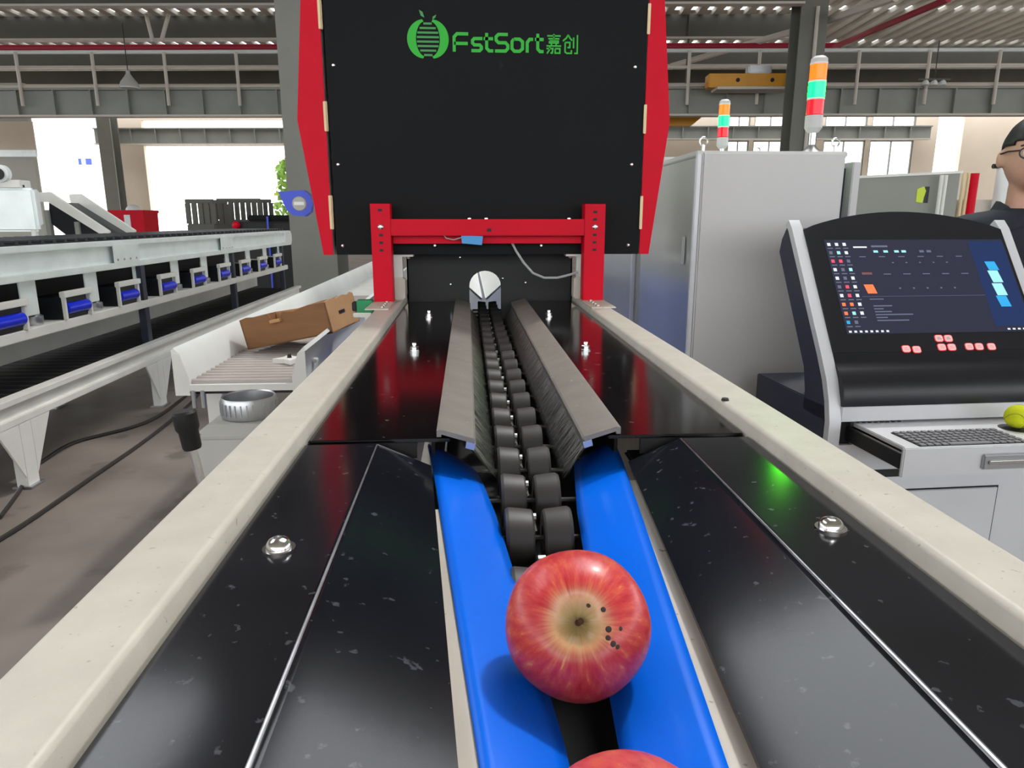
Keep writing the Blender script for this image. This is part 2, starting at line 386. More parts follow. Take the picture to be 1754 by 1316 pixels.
# outside: white wall, hedge plant; inside: grey partition with poster
struct('wall_outside', B().box(-44, atB(178, 300, 50).x, 50, 50.4, 0, 9), 'wallw', -BA)
struct('wall_partition', B().prism([(-26, 0), (atB(65, 320, 27).x, 0), (atB(47, 200, 27).x, 6.2), (-26, 6.2)], 'y', 27, 27.2), 'wallg', -BA)
p0, p1 = atB(-20, 263, 26.97), atB(55, 208, 26.97)
t = thing('wall_board', 'pale framed notice board on the grey partition at far left', 'notice board', (0, 0, 0), -BA)
put('board', B().box(p0.x, p1.x, 26.94, 27.0, p0.z, p1.z), 'wall', t, smooth=False)
put('bottom_edge', B().box(p0.x, p1.x, 26.92, 27.0, p0.z-.12, p0.z+.12), 'pale', t, smooth=False)
for px, w_, lab in ((137, 4, 'narrow blue notice strip on the bright white wall'), (152, 9, 'small square blue notice on the bright white wall')):
    p = atB(px, 277, 49.98); s_ = w_*50/F/2
    o = put('notice', B().box(p.x-s_, p.x+s_, 49.93, 50, p.z-.2, p.z+.2), 'tape', smooth=False); o.rotation_euler.z = -BA; tag(o, lab, 'notice')
p0, p1 = atB(463, 352, 44), atB(500, 268, 44)
t = thing('leafy_shrub', 'yellow green leafy shrub outside the bright doorway', 'shrub', (0, 0, 0), -BA)
put('stem', B().tube([(p1.x-.2, 44, 0), (p1.x-.3, 44, 2.2), (p1.x-.1, 44, p1.z)], .05), 'steeld', t)
lf = B().verts([(-.12, 0, 0), (0, .02, -.2), (.13, 0, 0), (0, -.02, .22)], [(0, 1, 2), (0, 2, 3)]).mesh('leaf', 'leaf', False)
for k in range(150):
    f = random.random(); o = put('leaf', lf, 'leaf', t, (p1.x-.1-(random.random()**1.5)*(1.3-.6*f), 44+random.uniform(-.3, .3), .9+f*(p1.z-.9)))
    o.rotation_euler = (random.uniform(-1, 1), random.uniform(0, 6.2), random.uniform(-1, 1)); s_ = random.uniform(.8, 1.8); o.scale = (s_, s_, s_)

# ================================================================ infeed conveyor (the lane we look along)
XC = .066
lane = thing('sorting_lane', 'long cream and black fruit sorting lane with blue guides and roller chain', 'conveyor', (XC, 0, 0))
def arc(cx, cz, r, a0, a1, n=5): return [(cx+r*math.cos(math.radians(a0+(a1-a0)*i/n)), cz+r*math.sin(math.radians(a0+(a1-a0)*i/n))) for i in range(n+1)]
ZR = 1.14; ZP = 1.125
prof = [(.302, .96)]+arc(.296, ZR-.006, .006, 0, 90, 3)+arc(.2535, ZR-.006, .006, 90, 165, 5)+[(.2435, 1.112), (.2435, 1.06), (.262, 1.06), (.262, .96)]
for s in (-1, 1):
    o = put('side_rail', B().prism([(s*u, z) for u, z in prof], 'y', -.35, 2.95), 'rail', lane); wn(o)
    put('lower_beam', B().box(s*.235, s*.295, -.35, 2.95, .55, .66, .006), 'rail', lane)
    put('skirt_panel', B().box(s*.262, s*.268, -.35, 2.95, .66, .97), 'rail', lane, smooth=False)
    for y in (.05, 1.45, 2.8): put('leg', B().box(s*.235, s*.295, y-.03, y+.03, 0, .55, .004), 'rail', lane)
# a screw hole with a bit of dirt on the right rail
put('rail_screw', B().lathe([(0, .003), (.004, .003), (.005, 0), (0, 0)], 10, Matrix.Translation((atZ(1242, 686, ZR).x-XC, atZ(1242, 686, ZR).y, ZR))), 'black', lane)
def bolt_stack(x, y, z):
    b = B(); mt = Matrix.Translation((x, y, z))
    b.lathe([(0, 0), (.0095, 0), (.0095, .002), (.006, .002)], 16, mt)
    b.lathe([(.0075, .002), (.0075, .0085), (.0065, .0095), (.004, .0095)], 6, mt)
    b.lathe([(.0038, .0095), (.0038, .015), (.003, .0165), (0, .0165)], 10, mt); return b
def dome_bolt(x, y, z, r=.0095):
    return B().lathe([(0, 0), (r*1.25, 0), (r*1.25, .0015), (r, .0015), (r*.95, .005), (r*.7, .008), (r*.36, .0092), (r*.33, .007), (0, .007)], 20, Matrix.Translation((x, y, z)))
# far cover plates with stud bolts
for s in (-1, 1):
    b = B().box(s*.088, s*.243, .742, 2.085, ZP-.004, ZP, .0012)
    o = put('far_cover', b, 'gloss', lane)
    for px, py in (((710, 602), (735, 543)) if s < 0 else ((1003, 600), (940, 542))):
        p = atZ(px, py, ZP); put('stud_bolt', bolt_stack(p.x-XC, p.y, ZP), 'steel', o)
    put('cover_lip', B().box(s*.125, s*.243, .742, .746, ZP-.022, ZP-.004), 'black', lane, smooth=False)
# near covers: flat, folded down towards the lane, closed by a slanted end flap
def ulow(y): return .0735+(y-.285)*(.0345/.435)
for s in (-1, 1):
    b = B(); yb, yn = .728, -.3
    pro = lambda y: [(.2425, ZP), (.169, ZP), (.1665, ZP-.0003), (.164, ZP-.0016), (.162, ZP-.0032), (ulow(y), 1.099), (ulow(y)+.001, 1.0975), (ulow(y)+.003, 1.089)]
    P0 = [(s*u, yb-(.012 if i > 3 else 0)*0, z) for i, (u, z) in enumerate(pro(yb))]; P1 = [(s*u, yn, z) for u, z in pro(yn)]
    n = len(P0)
    b.verts(P0+P1, [(i, i+1, n+i+1, n+i) for i in range(n-1)])
    # end flap at the back
    e = [(s*.2425, yb, ZP), (s*.166, yb, ZP), (s*ulow(yb), yb, 1.099), (s*(ulow(yb)+.012), yb+.022, 1.094), (s*.158, yb+.022, 1.108), (s*.2425, yb+.004, ZP-.016)]
    b.verts(e, [(0, 1, 4, 5), (1, 2, 3, 4)])
    o = put('near_cover', b, 'satin', lane)
    md = o.modifiers.new('thickness', 'SOLIDIFY'); md.thickness = .002; md.offset = -1; wn(o)
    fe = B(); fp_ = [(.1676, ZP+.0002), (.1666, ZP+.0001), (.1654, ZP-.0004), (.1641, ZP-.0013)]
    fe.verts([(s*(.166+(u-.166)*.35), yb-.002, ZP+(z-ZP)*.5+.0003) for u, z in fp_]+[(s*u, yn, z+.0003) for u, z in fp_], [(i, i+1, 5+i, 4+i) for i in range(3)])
    put('fold_highlight', fe, 'fold_glint', o)  # thin bright strip laid on to paint the glint along the fold
    p = atZ(478, 941, ZP) if s < 0 else atZ(1423, 906, ZP)
    put('dome_bolt', dome_bolt(p.x-XC, p.y, ZP), 'steel', o)
    # cream inner strip beside the blue guide
    iw = lambda y: .063+(y-.3)*(.052/.515)
    b = B(); ys = (-.3, .70 if s > 0 else .635); v = []
    for y in ys: v += [(s*(iw(y)-.006), y, 1.0875), (s*(iw(y)+.06), y, 1.0875), (s*(iw(y)+.06), y, 1.06), (s*(iw(y)-.006), y, 1.06)]
    b.verts(v, [(0, 1, 5, 4), (1, 2, 6, 5), (2, 3, 7, 6), (3, 0, 4, 7), (0, 3, 2, 1), (4, 5, 6, 7)])
    o = put('inner_strip', b, 'strut', lane, smooth=False)
    if s > 0:
        p = atZ(1152, 968, 1.08)
        put('rubber_stop', B().box(p.x-XC-.002, p.x-XC+.03, p.y-.026, p.y+.022, 1.088, 1.094, .003), 'black', o)
        p = atZ(1083, 800, 1.08); put('end_stop', B().box(p.x-XC-.006, p.x-XC+.03, p.y-.02, p.y+.02, 1.088, 1.095, .003), 'black', o)
# blue guides
tin = [(-.3, .004), (.1, .008), (.335, .015), (.53, .030), (.655, .041), (.76, .054), (.83, .064), (.87, .070)]
def uin(y):
    for (a, u), (c, v) in zip(tin, tin[1:]):
        if y <= c: return u+(v-u)*(y-a)/(c-a)
    return tin[-1][1]
for s in (-1, 1):
    b = B(); ys = [-.3, -.1, .1, .22, .335, .43, .53, .6, .655, .7, .74, .77, .80, .82, .84, .855]; nu = 6; vs_ = []
    for y in ys:
        ui, uo = uin(y), .063+(y-.3)*(.052/.515)
        back = max(0, (y-.72)/.135)**2*.018
        for k in range(nu+1):
            f = k/nu; z = 1.071+(.019*f)+.0022*math.sin(math.pi*f)-back*(1.0-.6*f)
            vs_.append((s*(ui+(uo-ui)*f), y, z))
    m_ = nu+1
    b.verts(vs_, [(i*m_+k, i*m_+k+1, (i+1)*m_+k+1, (i+1)*m_+k) for i in range(len(ys)-1) for k in range(nu)])
    o = put('blue_guide', b, 'blue', lane)
    md = o.modifiers.new('thickness', 'SOLIDIFY'); md.thickness = .003; md.offset = -1
# dark trough under the chain
put('trough', B().verts([(-.105, -.3, 1.117), (-.105, -.3, .99), (.105, -.3, .99), (.105, -.3, 1.06), (-.105, 2.95, 1.117), (-.105, 2.95, .99), (.105, 2.95, .99), (.105, 2.95, 1.06)], [(1, 2, 6, 5)]), 'black', lane, smooth=False)
for s in (-1, 1): put('trough_wall', B().box(s*.108, s*.112, .80, 2.95, .99, 1.119), 'black', lane, smooth=False)
# roller chain
def roller_mesh(s):
    b = B(); mt = axis_m((0, 0, 0), (s, 0, 0)); hw = .0135
    b.lathe([(0, -hw+.002), (.012, -hw+.002), (.012, -hw), (.026, -hw), (.0278, -hw+.0018), (.0288, -hw*.3), (.030, hw*.5), (.0303, hw-.003), (.0285, hw), (.012, hw), (.012, hw-.002), (0, hw-.002)], 26, mt)
    return b.mesh('roller', 'roller')
rm = {-1: roller_mesh(-1), 1: roller_mesh(1)}
axm = B().tube([(-.052, 0, 0), (.05, 0, 0)], .003, 8).mesh('axle', 'roller')
lkm = B().box(-.0055, .0005, -.022, .022, -.012, .006, .002).mesh('chain_link', 'steeld')
pnm = B().tube([(-.006, 0, .0), (.001, 0, .0)], .0045, 8).mesh('chain_pin', 'alu')
for k in range(-1, 20):
    y = .626+.0935*k; z = 1.059-(.014 if k == -1 else 0)
    for s, ux in ((-1, -.020), (1, .0165)):
        put('roller', rm[s], None, lane, (ux, y, z))
    put('axle', axm, None, lane, (0, y, z)); put('chain_link', lkm, None, lane, (0, y-.045, z-.01)); put('chain_pin', pnm, None, lane, (0, y-.045, z))
# brush strips
for s in (-1, 1):
    pr_ = [(.103, 1.1335), (.098, 1.1345), (.062, 1.1235), (.060, 1.121), (.063, 1.118), (.098, 1.129), (.098, 1.126), (.103, 1.126)]
    o = put('brush_holder', B().prism([(s*u, z) for u, z in pr_], 'y', .745, 2.07), 'holder', lane)
    put('holder_channel', B().prism([(s*u, z) for u, z in ((.060, 1.1175), (.070, 1.1205), (.0715, 1.113), (.062, 1.110))], 'y', .744, 2.07), 'alu', o, smooth=False)
    br = B(); n = 2600
    vs_, fs_ = [], []
    for k in range(n):
        y = .75+1.31*(k+random.random())/n; dx = random.gauss(0, .0012); dy = random.gauss(0.0, .005)
        a = Vector((s*.0655, y, 1.112)); c = Vector((s*(.0375+dx), y+dy-.006, 1.076+random.gauss(0, .002)))
        w_ = Vector((0, .0007, .0003)); i = len(vs_); vs_ += [a-w_, a+w_, c]; fs_.append((i, i+1, i+2))
    br.verts(vs_, fs_); g = put('bristles', br, 'bristle', o, smooth=False); g['kind'] = 'stuff'
    b2 = B(); vs_, fs_ = [], []
    for k in range(420):
        y = .75+1.31*random.random(); dy = random.gauss(-.004, .012); a = Vector((s*.0645, y, 1.1125)); c = Vector((s*random.uniform(.036, .05), y+dy-.006, 0)); c.z = 1.1125-(.0645-abs(c.x))*1.27
        w_ = Vector((0, .0006, .0003)); i = len(vs_); vs_ += [a-w_, a+w_, c]; fs_.append((i, i+1, i+2))
    g = put('bristles', b2.verts(vs_, fs_), 'bristle2', o, smooth=False); g['kind'] = 'stuff'
    put('brush_backing', B().verts([(s*.068, .75, 1.112), (s*.068, 2.06, 1.112), (s*.043, 2.06, 1.080), (s*.043, .75, 1.080)], [(0, 1, 2, 3)]), 'black', o, smooth=False)
# pale channel behind the housing, seen through the tunnel
for s in (-1, 1):
    put('outfeed_channel', B().prism([(s*u, z) for u, z in ((.006, 1.04), (.010, 1.04), (.10, 1.12), (.235, 1.12), (.235, 1.115), (.10, 1.115), (.012, 1.03))], 'y', 2.96, 5.2), 'white', lane, smooth=False)
put('outfeed_skirt', B().box(.236, .242, 2.97, 5.2, .25, 1.0), 'blue', lane, smooth=False)
put('outfeed_leg', B().box(-.23, .23, 5.0, 5.06, 0, 1.035), 'frame', lane, smooth=False)

# ---------------------------------------------------------------- red portal frame
por = thing('red_portal', 'red punched steel portal bolted across the sorting lane', 'frame', (XC, 1.93, ZR))
def pl(px, py, y=1.93): p = atY(px, py, y); return p.x-XC, p.z-ZR
for x0, x1, holes in ((-.256, -.204, (360, 403, 416, 429)), (.318, .374, (363, 376, 403, 416, 429))):
    u0, u1 = x0-XC, x1-XC
    b = B().box(u0, u1, 0, .004, 0, .262, .001).box(u0, u0+.004, .004, .05, 0, .262).box(u1-.004, u1, .004, .05, 0, .262)
    o = put('post', b, 'red', por)
    for q in holes:
        z = pl(650, q)[1]; put('slot', B().box((u0+u1)/2-.006, (u0+u1)/2+.006, -.0006, .001, z-.004, z+.004, .0008), 'black', o)
    z = pl(650, 389)[1]; put('bolt', B().lathe([(0, .006), (.004, .0055), (.007, .003), (.0075, 0), (0, 0)], 14, axis_m(((u0+u1)/2, 0, z), (0, -1, 0))), 'steel', o)
    put('foot_plate', B().box(u0-.004, u1+.02*(1 if x0 < 0 else -1)*0+.004, -.16, .052, 0, .003, .001), 'strut', por)
    for k in range(4): put('foot_bolt', B().lathe([(0, .006), (.004, .005), (.0055, 0), (0, 0)], 10, Matrix.Translation(((u0+u1)/2+(.012 if x0 < 0 else -.012), -.03-.036*k, .003))), 'steel', por)
z0, z1 = pl(668, 404)[1], pl(668, 375.5)[1]
o = put('crossbar', B().box(-.27, .252, .002, .006, z0, z1, .0012).box(-.27, .252, .006, .045, z1-.004, z1), 'red', por)
u, z = pl(838, 394.5); put('slot', B().box(u-.006, u+.006, .0012, .003, z-.004, z+.004, .0008), 'black', o)
for px in (804, 833, 976): u, z = pl(px, 374); put('bolt', B().lathe([(0, .007), (.003, .006), (.006, .003), (.006, 0), (0, 0)], 12, Matrix.Translation((u, .015, z1))), 'steel', o)
put('lower_bar', B().box(-.268, .25, .034, .045, z0-.022, z0+.01, .001), 'red', por)
u0, zz = pl(790, 419); u1, _ = pl(828, 419)
se = thing('photo_sensor', 'small blue film covered sensor under the red crossbar', 'sensor', (XC+(u0+u1)/2, 1.945, ZR+zz))
put('housing', B().prism([(-.028, .003), (.026, -.002), (.029, .022), (-.03, .024)], 'y', -.008, .012), 'sensor', se)
put('lead', B().tube([(-.03, 0, .018), (-.05, .003, .012), (-.07, .004, .016), (-.078, .004, .026)], .0016, 6), 'wcable', se)
pts = [atY(a, c, 1.985) for a, c in ((876, 414), (884, 430), (897, 450), (913, 468), (932, 476), (955, 476), (975, 471), (990, 466))]
o = put('sensor_cable', B().tube(pts, .0035, 8), 'wcable'); tag(o, 'thin grey cable sagging below the red crossbar', 'cable')

# ---------------------------------------------------------------- inspection housing
hs = thing('inspection_housing', 'tall black inspection housing with red side wings and green apple logo', 'machine', (XC, 2.0, ZR))
HY0, HT = 0., 1.06      # local y of the front, local top
def hl(px, py): p = atY(px, py, 2.0); return p.x-XC, p.z-ZR
ZB = hl(800, 436)[1]
fp = put('front_panel', B().box(-.428, .419, 0, .006, ZB, HT, .001), 'dark', hs)
wl = [(-.463, ZB), (-.511, .479), (-.483, .769), (-.462, HT)]; wr = [(.448, ZB), (.491, .48), (.462, .785), (.44, HT)]
for w_, s, inn in ((wl, -1, -.437), (wr, 1, .4215)):
    out = B().prism(w_+[(inn, HT), (inn, ZB)], 'y', -.003, .003)
    o = put('wing_plate', out, 'red', hs, smooth=False)
    put('side_door', B().prism([(a-s*.004, z) for a, z in w_]+[(inn, HT), (inn, ZB)], 'y', .003, .88), 'grey', hs, smooth=False)
    for za_, zb2 in ((.70, .775), (.45, .525), (.195, .285)): put('hinge', B().box(inn, inn+s*-.006 if s < 0 else inn-.003, -.005, .004, za_, zb2, .001), 'brass', o)
    for za_, zb2 in ((.70, .775), (.45, .525), (.195, .285)): put('hinge_leaf', B().box(inn-.004, inn+.004, -.006, -.003, za_, zb2, .001), 'brass', o)
put('body', B().box(-.425, .415, .008, .88, ZB+.004, HT), 'dark', hs, smooth=False)
def screw(x, y, z, r=.006): return B().lathe([(0, .005), (r*.4, .0048), (r*.8, .003), (r, 0), (0, 0)], 12, axis_m((x, y, z), (0, -1, 0)))
for px, py in ((571, 112), (579, 282), (587, 421), (1088, 115), (1082, 282), (1076, 420), (745, 421), (927, 421)):
    u, z = hl(px, py); put('panel_screw', screw(u, 0, z), 'steel', fp)
# tunnel below: front plate with arched hole, sides, rear plate
def arch_plate(y0, y1, hx0, hx1, hz):
    b = B(); xl, xr, zlo, zhi = -.245, .245, -.14, ZB
    n = 12; cx = (hx0+hx1)/2; rx = (hx1-hx0)/2; zc = hz-.045
    top = [(cx-rx*math.cos(math.pi*i/n), zc+.045*math.sin(math.pi*i/n)) for i in range(n+1)]
    for y in (y0, y1):
        pass
    vs_ = []; fs_ = []
    for y in (y0, y1): vs_ += [(xl, y, zlo), (hx0, y, zlo)]+[(a, y, z) for a, z in top]+[(hx1, y, zlo), (xr, y, zlo), (xr, y, zhi), (xl, y, zhi)]
    m_ = len(vs_)//2; L = n+1
    ring = list(range(m_))
    for off in (0, m_):
        h = L//2+2
        fs_.append([off+0, off+1]+[off+i for i in range(2, h+1)]+[off+m_-1])
        fs_.append([off+i for i in range(h, 2+L)]+[off+2+L, off+3+L, off+4+L, off+m_-1])
    for i in range(m_): fs_.append((i, (i+1) % m_, m_+(i+1) % m_, m_+i))
    return b.verts(vs_, fs_)
tp = put('tunnel_front', arch_plate(.10, .106, -.062, .032, atY(830, 464, 2.1).z-ZR), 'black', hs, smooth=False)
put('tunnel_rear', arch_plate(.872, .878, -.075, .075, .05), 'black', hs, smooth=False)
for s in (-1, 1): put('tunnel_side', B().box(s*.245, s*.241, .10, .878, -.014, ZB), 'black', hs, smooth=False)
for px, py in ((788, 441), (772, 487), (861, 477), (900, 484), (901, 521), (915, 520), (710, 521)):
    p = atY(px, py, 2.1); put('panel_screw', screw(p.x-XC, .10, p.z-ZR, .005), 'steel', tp)
for s, px in ((-1, 681), (1, 995)):
    u = atY(px, 450, 2.02).x-XC
    put('support_post', B().box(u-.014, u+.014, .01, .04, 0, ZB, .003), 'frame', hs)
    put('support_foot', B().box(u-.022, u+.02, .0, .05, 0, .062, .004), 'strut', hs)
    put('support_flange', B().box(u-.02-.025*(s > 0), u+.02+.025*(s < 0), .005, .05, ZB-.006, ZB), 'frame', hs)
    put('flange_bolt', B().lathe([(0, -.008), (.005, -.006), (.006, 0), (0, 0)], 12, Matrix.Translation((u-s*.032, .02, ZB-.006))), 'steel', hs)

# logo: apple emblem and lettering (flat green print)
def stroke(b, pts, w, y=-.0008):
    pts = [Vector((p[0], p[1])) for p in pts]; n = len(pts); L, R = [], []
    for i, p in enumerate(pts):
        d0 = (p-pts[i-1]).normalized() if i else (pts[1]-p).normalized(); d1 = (pts[i+1]-p).normalized() if i < n-1 else d0
        t = (d0+d1).normalized(); nn = Vector((-t.y, t.x)); k = 1/max(.5, nn.dot(Vector((-d0.y, d0.x))))
        L.append(p+nn*w/2*k); R.append(p-nn*w/2*k)
    vs_ = [(q.x, y, q.y) for q in L+R]; b.verts(vs_, [(i, i+1, n+i+1, n+i) for i in range(n-1)]); return b
PX = 1/645.0                                     # metres on the panel for one photo pixel
def LG(px, py): return hl(px, py)
ox, oz = LG(733, 66)
def em(px, py): return (ox+(px-733)*PX, oz-(py-66)*PX)
lg = put('logo_emblem', B(), 'green', fp, smooth=False)
bm_ = bmesh.new()
for s in (-1, 1):
    o_, i_ = [], []
    for k in range(17):
        a = math.radians(-80+160*k/16)
        o_.append((733+s*(5+30*math.cos(a)) if abs(k-8) < 8 else 733+s*9, 67+31*math.sin(a)))
        i_.append((733+s*(4+16*math.cos(a)), 67+27.5*math.sin(a)))
    v = [bm_.verts.new((em(*p)[0], -.0012, em(*p)[1])) for p in o_]; w2 = [bm_.verts.new((em(*p)[0], -.0012, em(*p)[1])) for p in i_]
    for k in range(16): bm_.faces.new((v[k], v[k+1], w2[k+1], w2[k]))
bm_.to_mesh(lg.data); bm_.free()
b = B()
for k, hw in enumerate((7, 13.5, 17.5, 18.5, 18.5, 17.5, 13.5, 7)):
    y = 43+k*7; b.verts([(em(733-hw, y-1.6)[0], -.0012, em(0, y-1.6)[1]), (em(733+hw, y-1.6)[0], -.0012, em(0, y-1.6)[1]), (em(733+hw, y+1.6)[0], -.0012, em(0, y+1.6)[1]), (em(733-hw, y+1.6)[0], -.0012, em(0, y+1.6)[1])], [(0, 1, 2, 3)])
put('logo_stripes', b, 'pgreen', fp, smooth=False)
for pts in (((719, 22), (725, 25), (728, 34), (722, 31)), ((748, 29), (746, 34), (741, 37), (742, 32))):
    put('logo_leaf', B().verts([(em(*p)[0], -.0012, em(*p)[1]) for p in pts], [(0, 1, 2, 3)]), 'pgreen', fp, smooth=False)
# letters on a grid of photo pixels (x0, baseline 86, cap top 56)
LET = [
 [[(777, 86), (777, 63), (782, 58), (801, 58)], [(777, 73), (800, 73)]],
 [[(825, 65), (811, 65), (808, 68), (808, 72), (811, 75), (820, 75), (823, 78), (823, 81), (820, 84), (806, 84)]],
 [[(832, 56), (832, 80), (836, 84), (843, 84)], [(827, 65), (843, 65)]],
 [[(868, 58), (852, 58), (848, 62), (848, 67), (852, 71), (864, 71), (868, 75), (868, 80), (864, 84), (846, 84)]],
 [[(878, 65), (888, 65), (893, 69), (893, 80), (888, 84), (879, 84), (875, 80), (875, 69), (878, 65)]],
 [[(901, 86), (901, 70), (905, 65), (911, 65)]],
 [[(919, 56), (919, 80), (923, 84), (929, 84)], [(914, 65), (929, 65)]]]
for L_ in LET:
    b = B()
    for st in L_: stroke(b, [em(*p) for p in st], 5.2*PX, -.0012)
    put('logo_letter', b, 'green', fp, smooth=False)
HAN = [
 [[(935, 59), (958, 59)], [(946.5, 56), (946.5, 64)], [(937, 63.5), (956, 63.5)], [(939, 67), (954, 67), (954, 70), (939, 70), (939, 67)], [(942, 71), (943, 74)], [(951, 71), (950, 74)], [(934, 74.8), (959, 74.8)], [(934, 79), (945, 79), (944, 86), (941, 86)], [(940, 76), (939, 81), (935, 87)], [(949, 79), (957, 79), (957, 86), (949, 86), (949, 79)]],
 [[(971, 57), (968, 62), (962, 67)], [(971, 57), (974, 62), (978, 66)], [(966, 69), (974, 69), (974, 77), (970, 77)], [(966, 69), (966, 84), (969, 86), (977, 86), (977, 81)], [(980.5, 61), (980.5, 78)], [(987, 57), (987, 86), (982, 86)]]]
for L_ in HAN:
    b = B()
    for st in L_: stroke(b, [em(*p) for p in st], 2.5*PX, -.0012)
    put('logo_character', b, 'green', fp, smooth=False)

# ---------------------------------------------------------------- apples
def apple_mat(name, tint):
    m = bpy.data.materials.new(name); m.use_nodes = True; nt = m.node_tree; b = nt.nodes['Principled BSDF']
    b.inputs['Roughness'].default_value = .36; b.inputs['Coat Weight'].default_value = .15; b.inputs['Coat Roughness'].default_value = .15
    N = nt.nodes.new; L = nt.links.new
    tc = N('ShaderNodeTexCoord'); sp = N('ShaderNodeSeparateXYZ'); L(tc.outputs['Object'], sp.inputs[0])
    at = N('ShaderNodeMath'); at.operation = 'ARCTAN2'; L(sp.outputs[1], at.inputs[0]); L(sp.outputs[0], at.inputs[1])
    sn = N('ShaderNodeMath'); sn.operation = 'SINE'; L(at.outputs[0], sn.inputs[0]); cs = N('ShaderNodeMath'); cs.operation = 'COSINE'; L(at.outputs[0], cs.inputs[0])
    zz = N('ShaderNodeMath'); zz.operation = 'MULTIPLY'; zz.inputs[1].default_value = 14; L(sp.outputs[2], zz.inputs[0])
    cb = N('ShaderNodeCombineXYZ'); L(sn.outputs[0], cb.inputs[0]); L(cs.outputs[0], cb.inputs[1]); L(zz.outputs[0], cb.inputs[2])
    n1 = N('ShaderNodeTexNoise'); n1.inputs['Scale'].default_value = 7; n1.inputs['Detail'].default_value = 6; n1.inputs['Roughness'].default_value = .65; L(cb.outputs[0], n1.inputs['Vector'])
    r1 = N('ShaderNodeValToRGB'); e = r1.color_ramp.elements
    e[0].position = .26; e[0].color = (*lin((238, 170, 104)), 1); e[1].position = .68; e[1].color = (*lin((186, 36, 50)), 1)
    x = e.new(.38); x.color = (*lin((216, 92, 70)), 1); x = e.new(.50); x.color = (*lin(tint), 1)
    L(n1.outputs[0], r1.inputs[0])
    n2 = N('ShaderNodeTexNoise'); n2.inputs['Scale'].default_value = 26; n2.inputs['Detail'].default_value = 3; L(tc.outputs['Object'], n2.inputs['Vector'])
    # radius from the axis decides the pale cavity
    rx = N('ShaderNodeVectorMath'); rx.operation = 'LENGTH'; cb2 = N('ShaderNodeCombineXYZ'); L(sp.outputs[0], cb2.inputs[0]); L(sp.outputs[1], cb2.inputs[1]); L(cb2.outputs[0], rx.inputs[0])
    ad = N('ShaderNodeMath'); ad.operation = 'MULTIPLY_ADD'; ad.inputs[1].default_value = .012; L(n1.outputs[0], ad.inputs[0]); L(rx.outputs['Value'], ad.inputs[2])
    r2 = N('ShaderNodeValToRGB'); q = r2.color_ramp.elements; r2.color_ramp.interpolation = 'EASE'
    q[0].position = .018; q[0].color = (1, 1, 1, 1); q[1].position = .030; q[1].color = (0, 0, 0, 1); L(ad.outputs[0], r2.inputs[0])
    up = N('ShaderNodeMath'); up.operation = 'GREATER_THAN'; up.inputs[1].default_value = 0; L(sp.outputs[2], up.inputs[0])
    mu = N('ShaderNodeMath'); mu.operation = 'MULTIPLY'; L(r2.outputs[0], mu.inputs[0]); L(up.outputs[0], mu.inputs[1])
    r3 = N('ShaderNodeValToRGB'); w_ = r3.color_ramp.elements; w_[0].position = .004; w_[0].color = (*lin((96, 74, 44)), 1); w_[1].position = .02; w_[1].color = (*lin((214, 168, 122)), 1)
    x = w_.new(.012); x.color = (*lin((168, 148, 96)), 1); L(ad.outputs[0], r3.inputs[0])
    mx = N('ShaderNodeMix'); mx.data_type = 'RGBA'; L(mu.outputs[0], mx.inputs[0]); L(r1.outputs[0], mx.inputs[6]); L(r3.outputs[0], mx.inputs[7])
    L(mx.outputs[2], b.inputs['Base Color']); return m
def apple(label, c, R, axis, tint, marks=True):
    t = thing('apple', label, 'apple', c, 0, 'apples on the blue guides')
    t.rotation_euler = Vector(axis).to_track_quat('Z', 'Y').to_euler()
    prof = []
    for k in range(33):
        a = math.pi*k/32; r = math.sin(a); z = math.cos(a)
        rr = R*(r**.9)*(1+.02*math.cos(a)); zz = R*.86*z
        rad = rr/R
        if z > 0: zz -= R*.34*math.exp(-(rad/.26)**2)
        else: zz += R*.24*math.exp(-(rad/.22)**2)
        prof.append((max(rr, 0), zz))
    prof[0] = (0, prof[0][1]); prof[-1] = (0, prof[-1][1])
    b = B().lathe(prof, 48)
    for v in b.bm.verts:
        a = math.atan2(v.co.y, v.co.x); f = 1+.007*math.cos(5*a+.6)*min(1, math.hypot(v.co.x, v.co.y)/R)+.01*math.cos(a-1.0); v.co.x *= f; v.co.y *= f
    skin_ = put('skin', b, apple_mat('apple skin', tint), t)
    put('stem', B().tube([(0, 0, R*.5), (R*.015, 0, R*.6), (R*.04, R*.02, R*.66)], [R*.05, R*.035, R*.045], 8), mat('apple stem', (74, 50, 30), .8), t)
    return t, skin_, R
AC = CAM+ray(988, 1070)*.44
axis = (CAM-AC).normalized()+Vector((.02, 0, .04))
t, sk, R = apple('whole red and yellow streaked apple lying between the blue guides, dark spots on it', AC, .0455, axis, (206, 64, 66))
mk = mat('dark apple spot', (60, 48, 40), .7)
rot = t.rotation_euler.to_matrix().inverted()
for px, py, r in ((1034, 1044, .0016), (1043, 1078, .0019), (1062, 1077, .0015), (1042, 1093, .0016), (1050, 1103, .0019), (1057, 1108, .0016), (1009, 1036, .0014)):
    d = ray(px, py).normalized(); oc = CAM-AC; q = oc.dot(d); dis = q*q-(oc.length_squared-.0415**2)
    hit = (CAM+d*(-q-math.sqrt(max(dis, 0))))-AC; loc = rot @ hit
    # push to the real surface: height of the profile at that radius
    rad = math.hypot(loc.x, loc.y)/.0455; zz = .0455*(.86*math.sqrt(max(0, 1-rad**2.2))-.34*math.exp(-(rad/.26)**2))
    nrm = Vector((loc.x, loc.y, zz)).normalized()
    put('blemish', B().sphere((loc.x, loc.y, zz), 1, 10, 6, (r, r, r*.45)), mk, t)
A2 = Vector((.0575, .2125, 1.1135))
apple('apple at the bottom edge of the picture, only its pink top showing', A2, .0455, (.3, -.5, .35), (214, 80, 88))

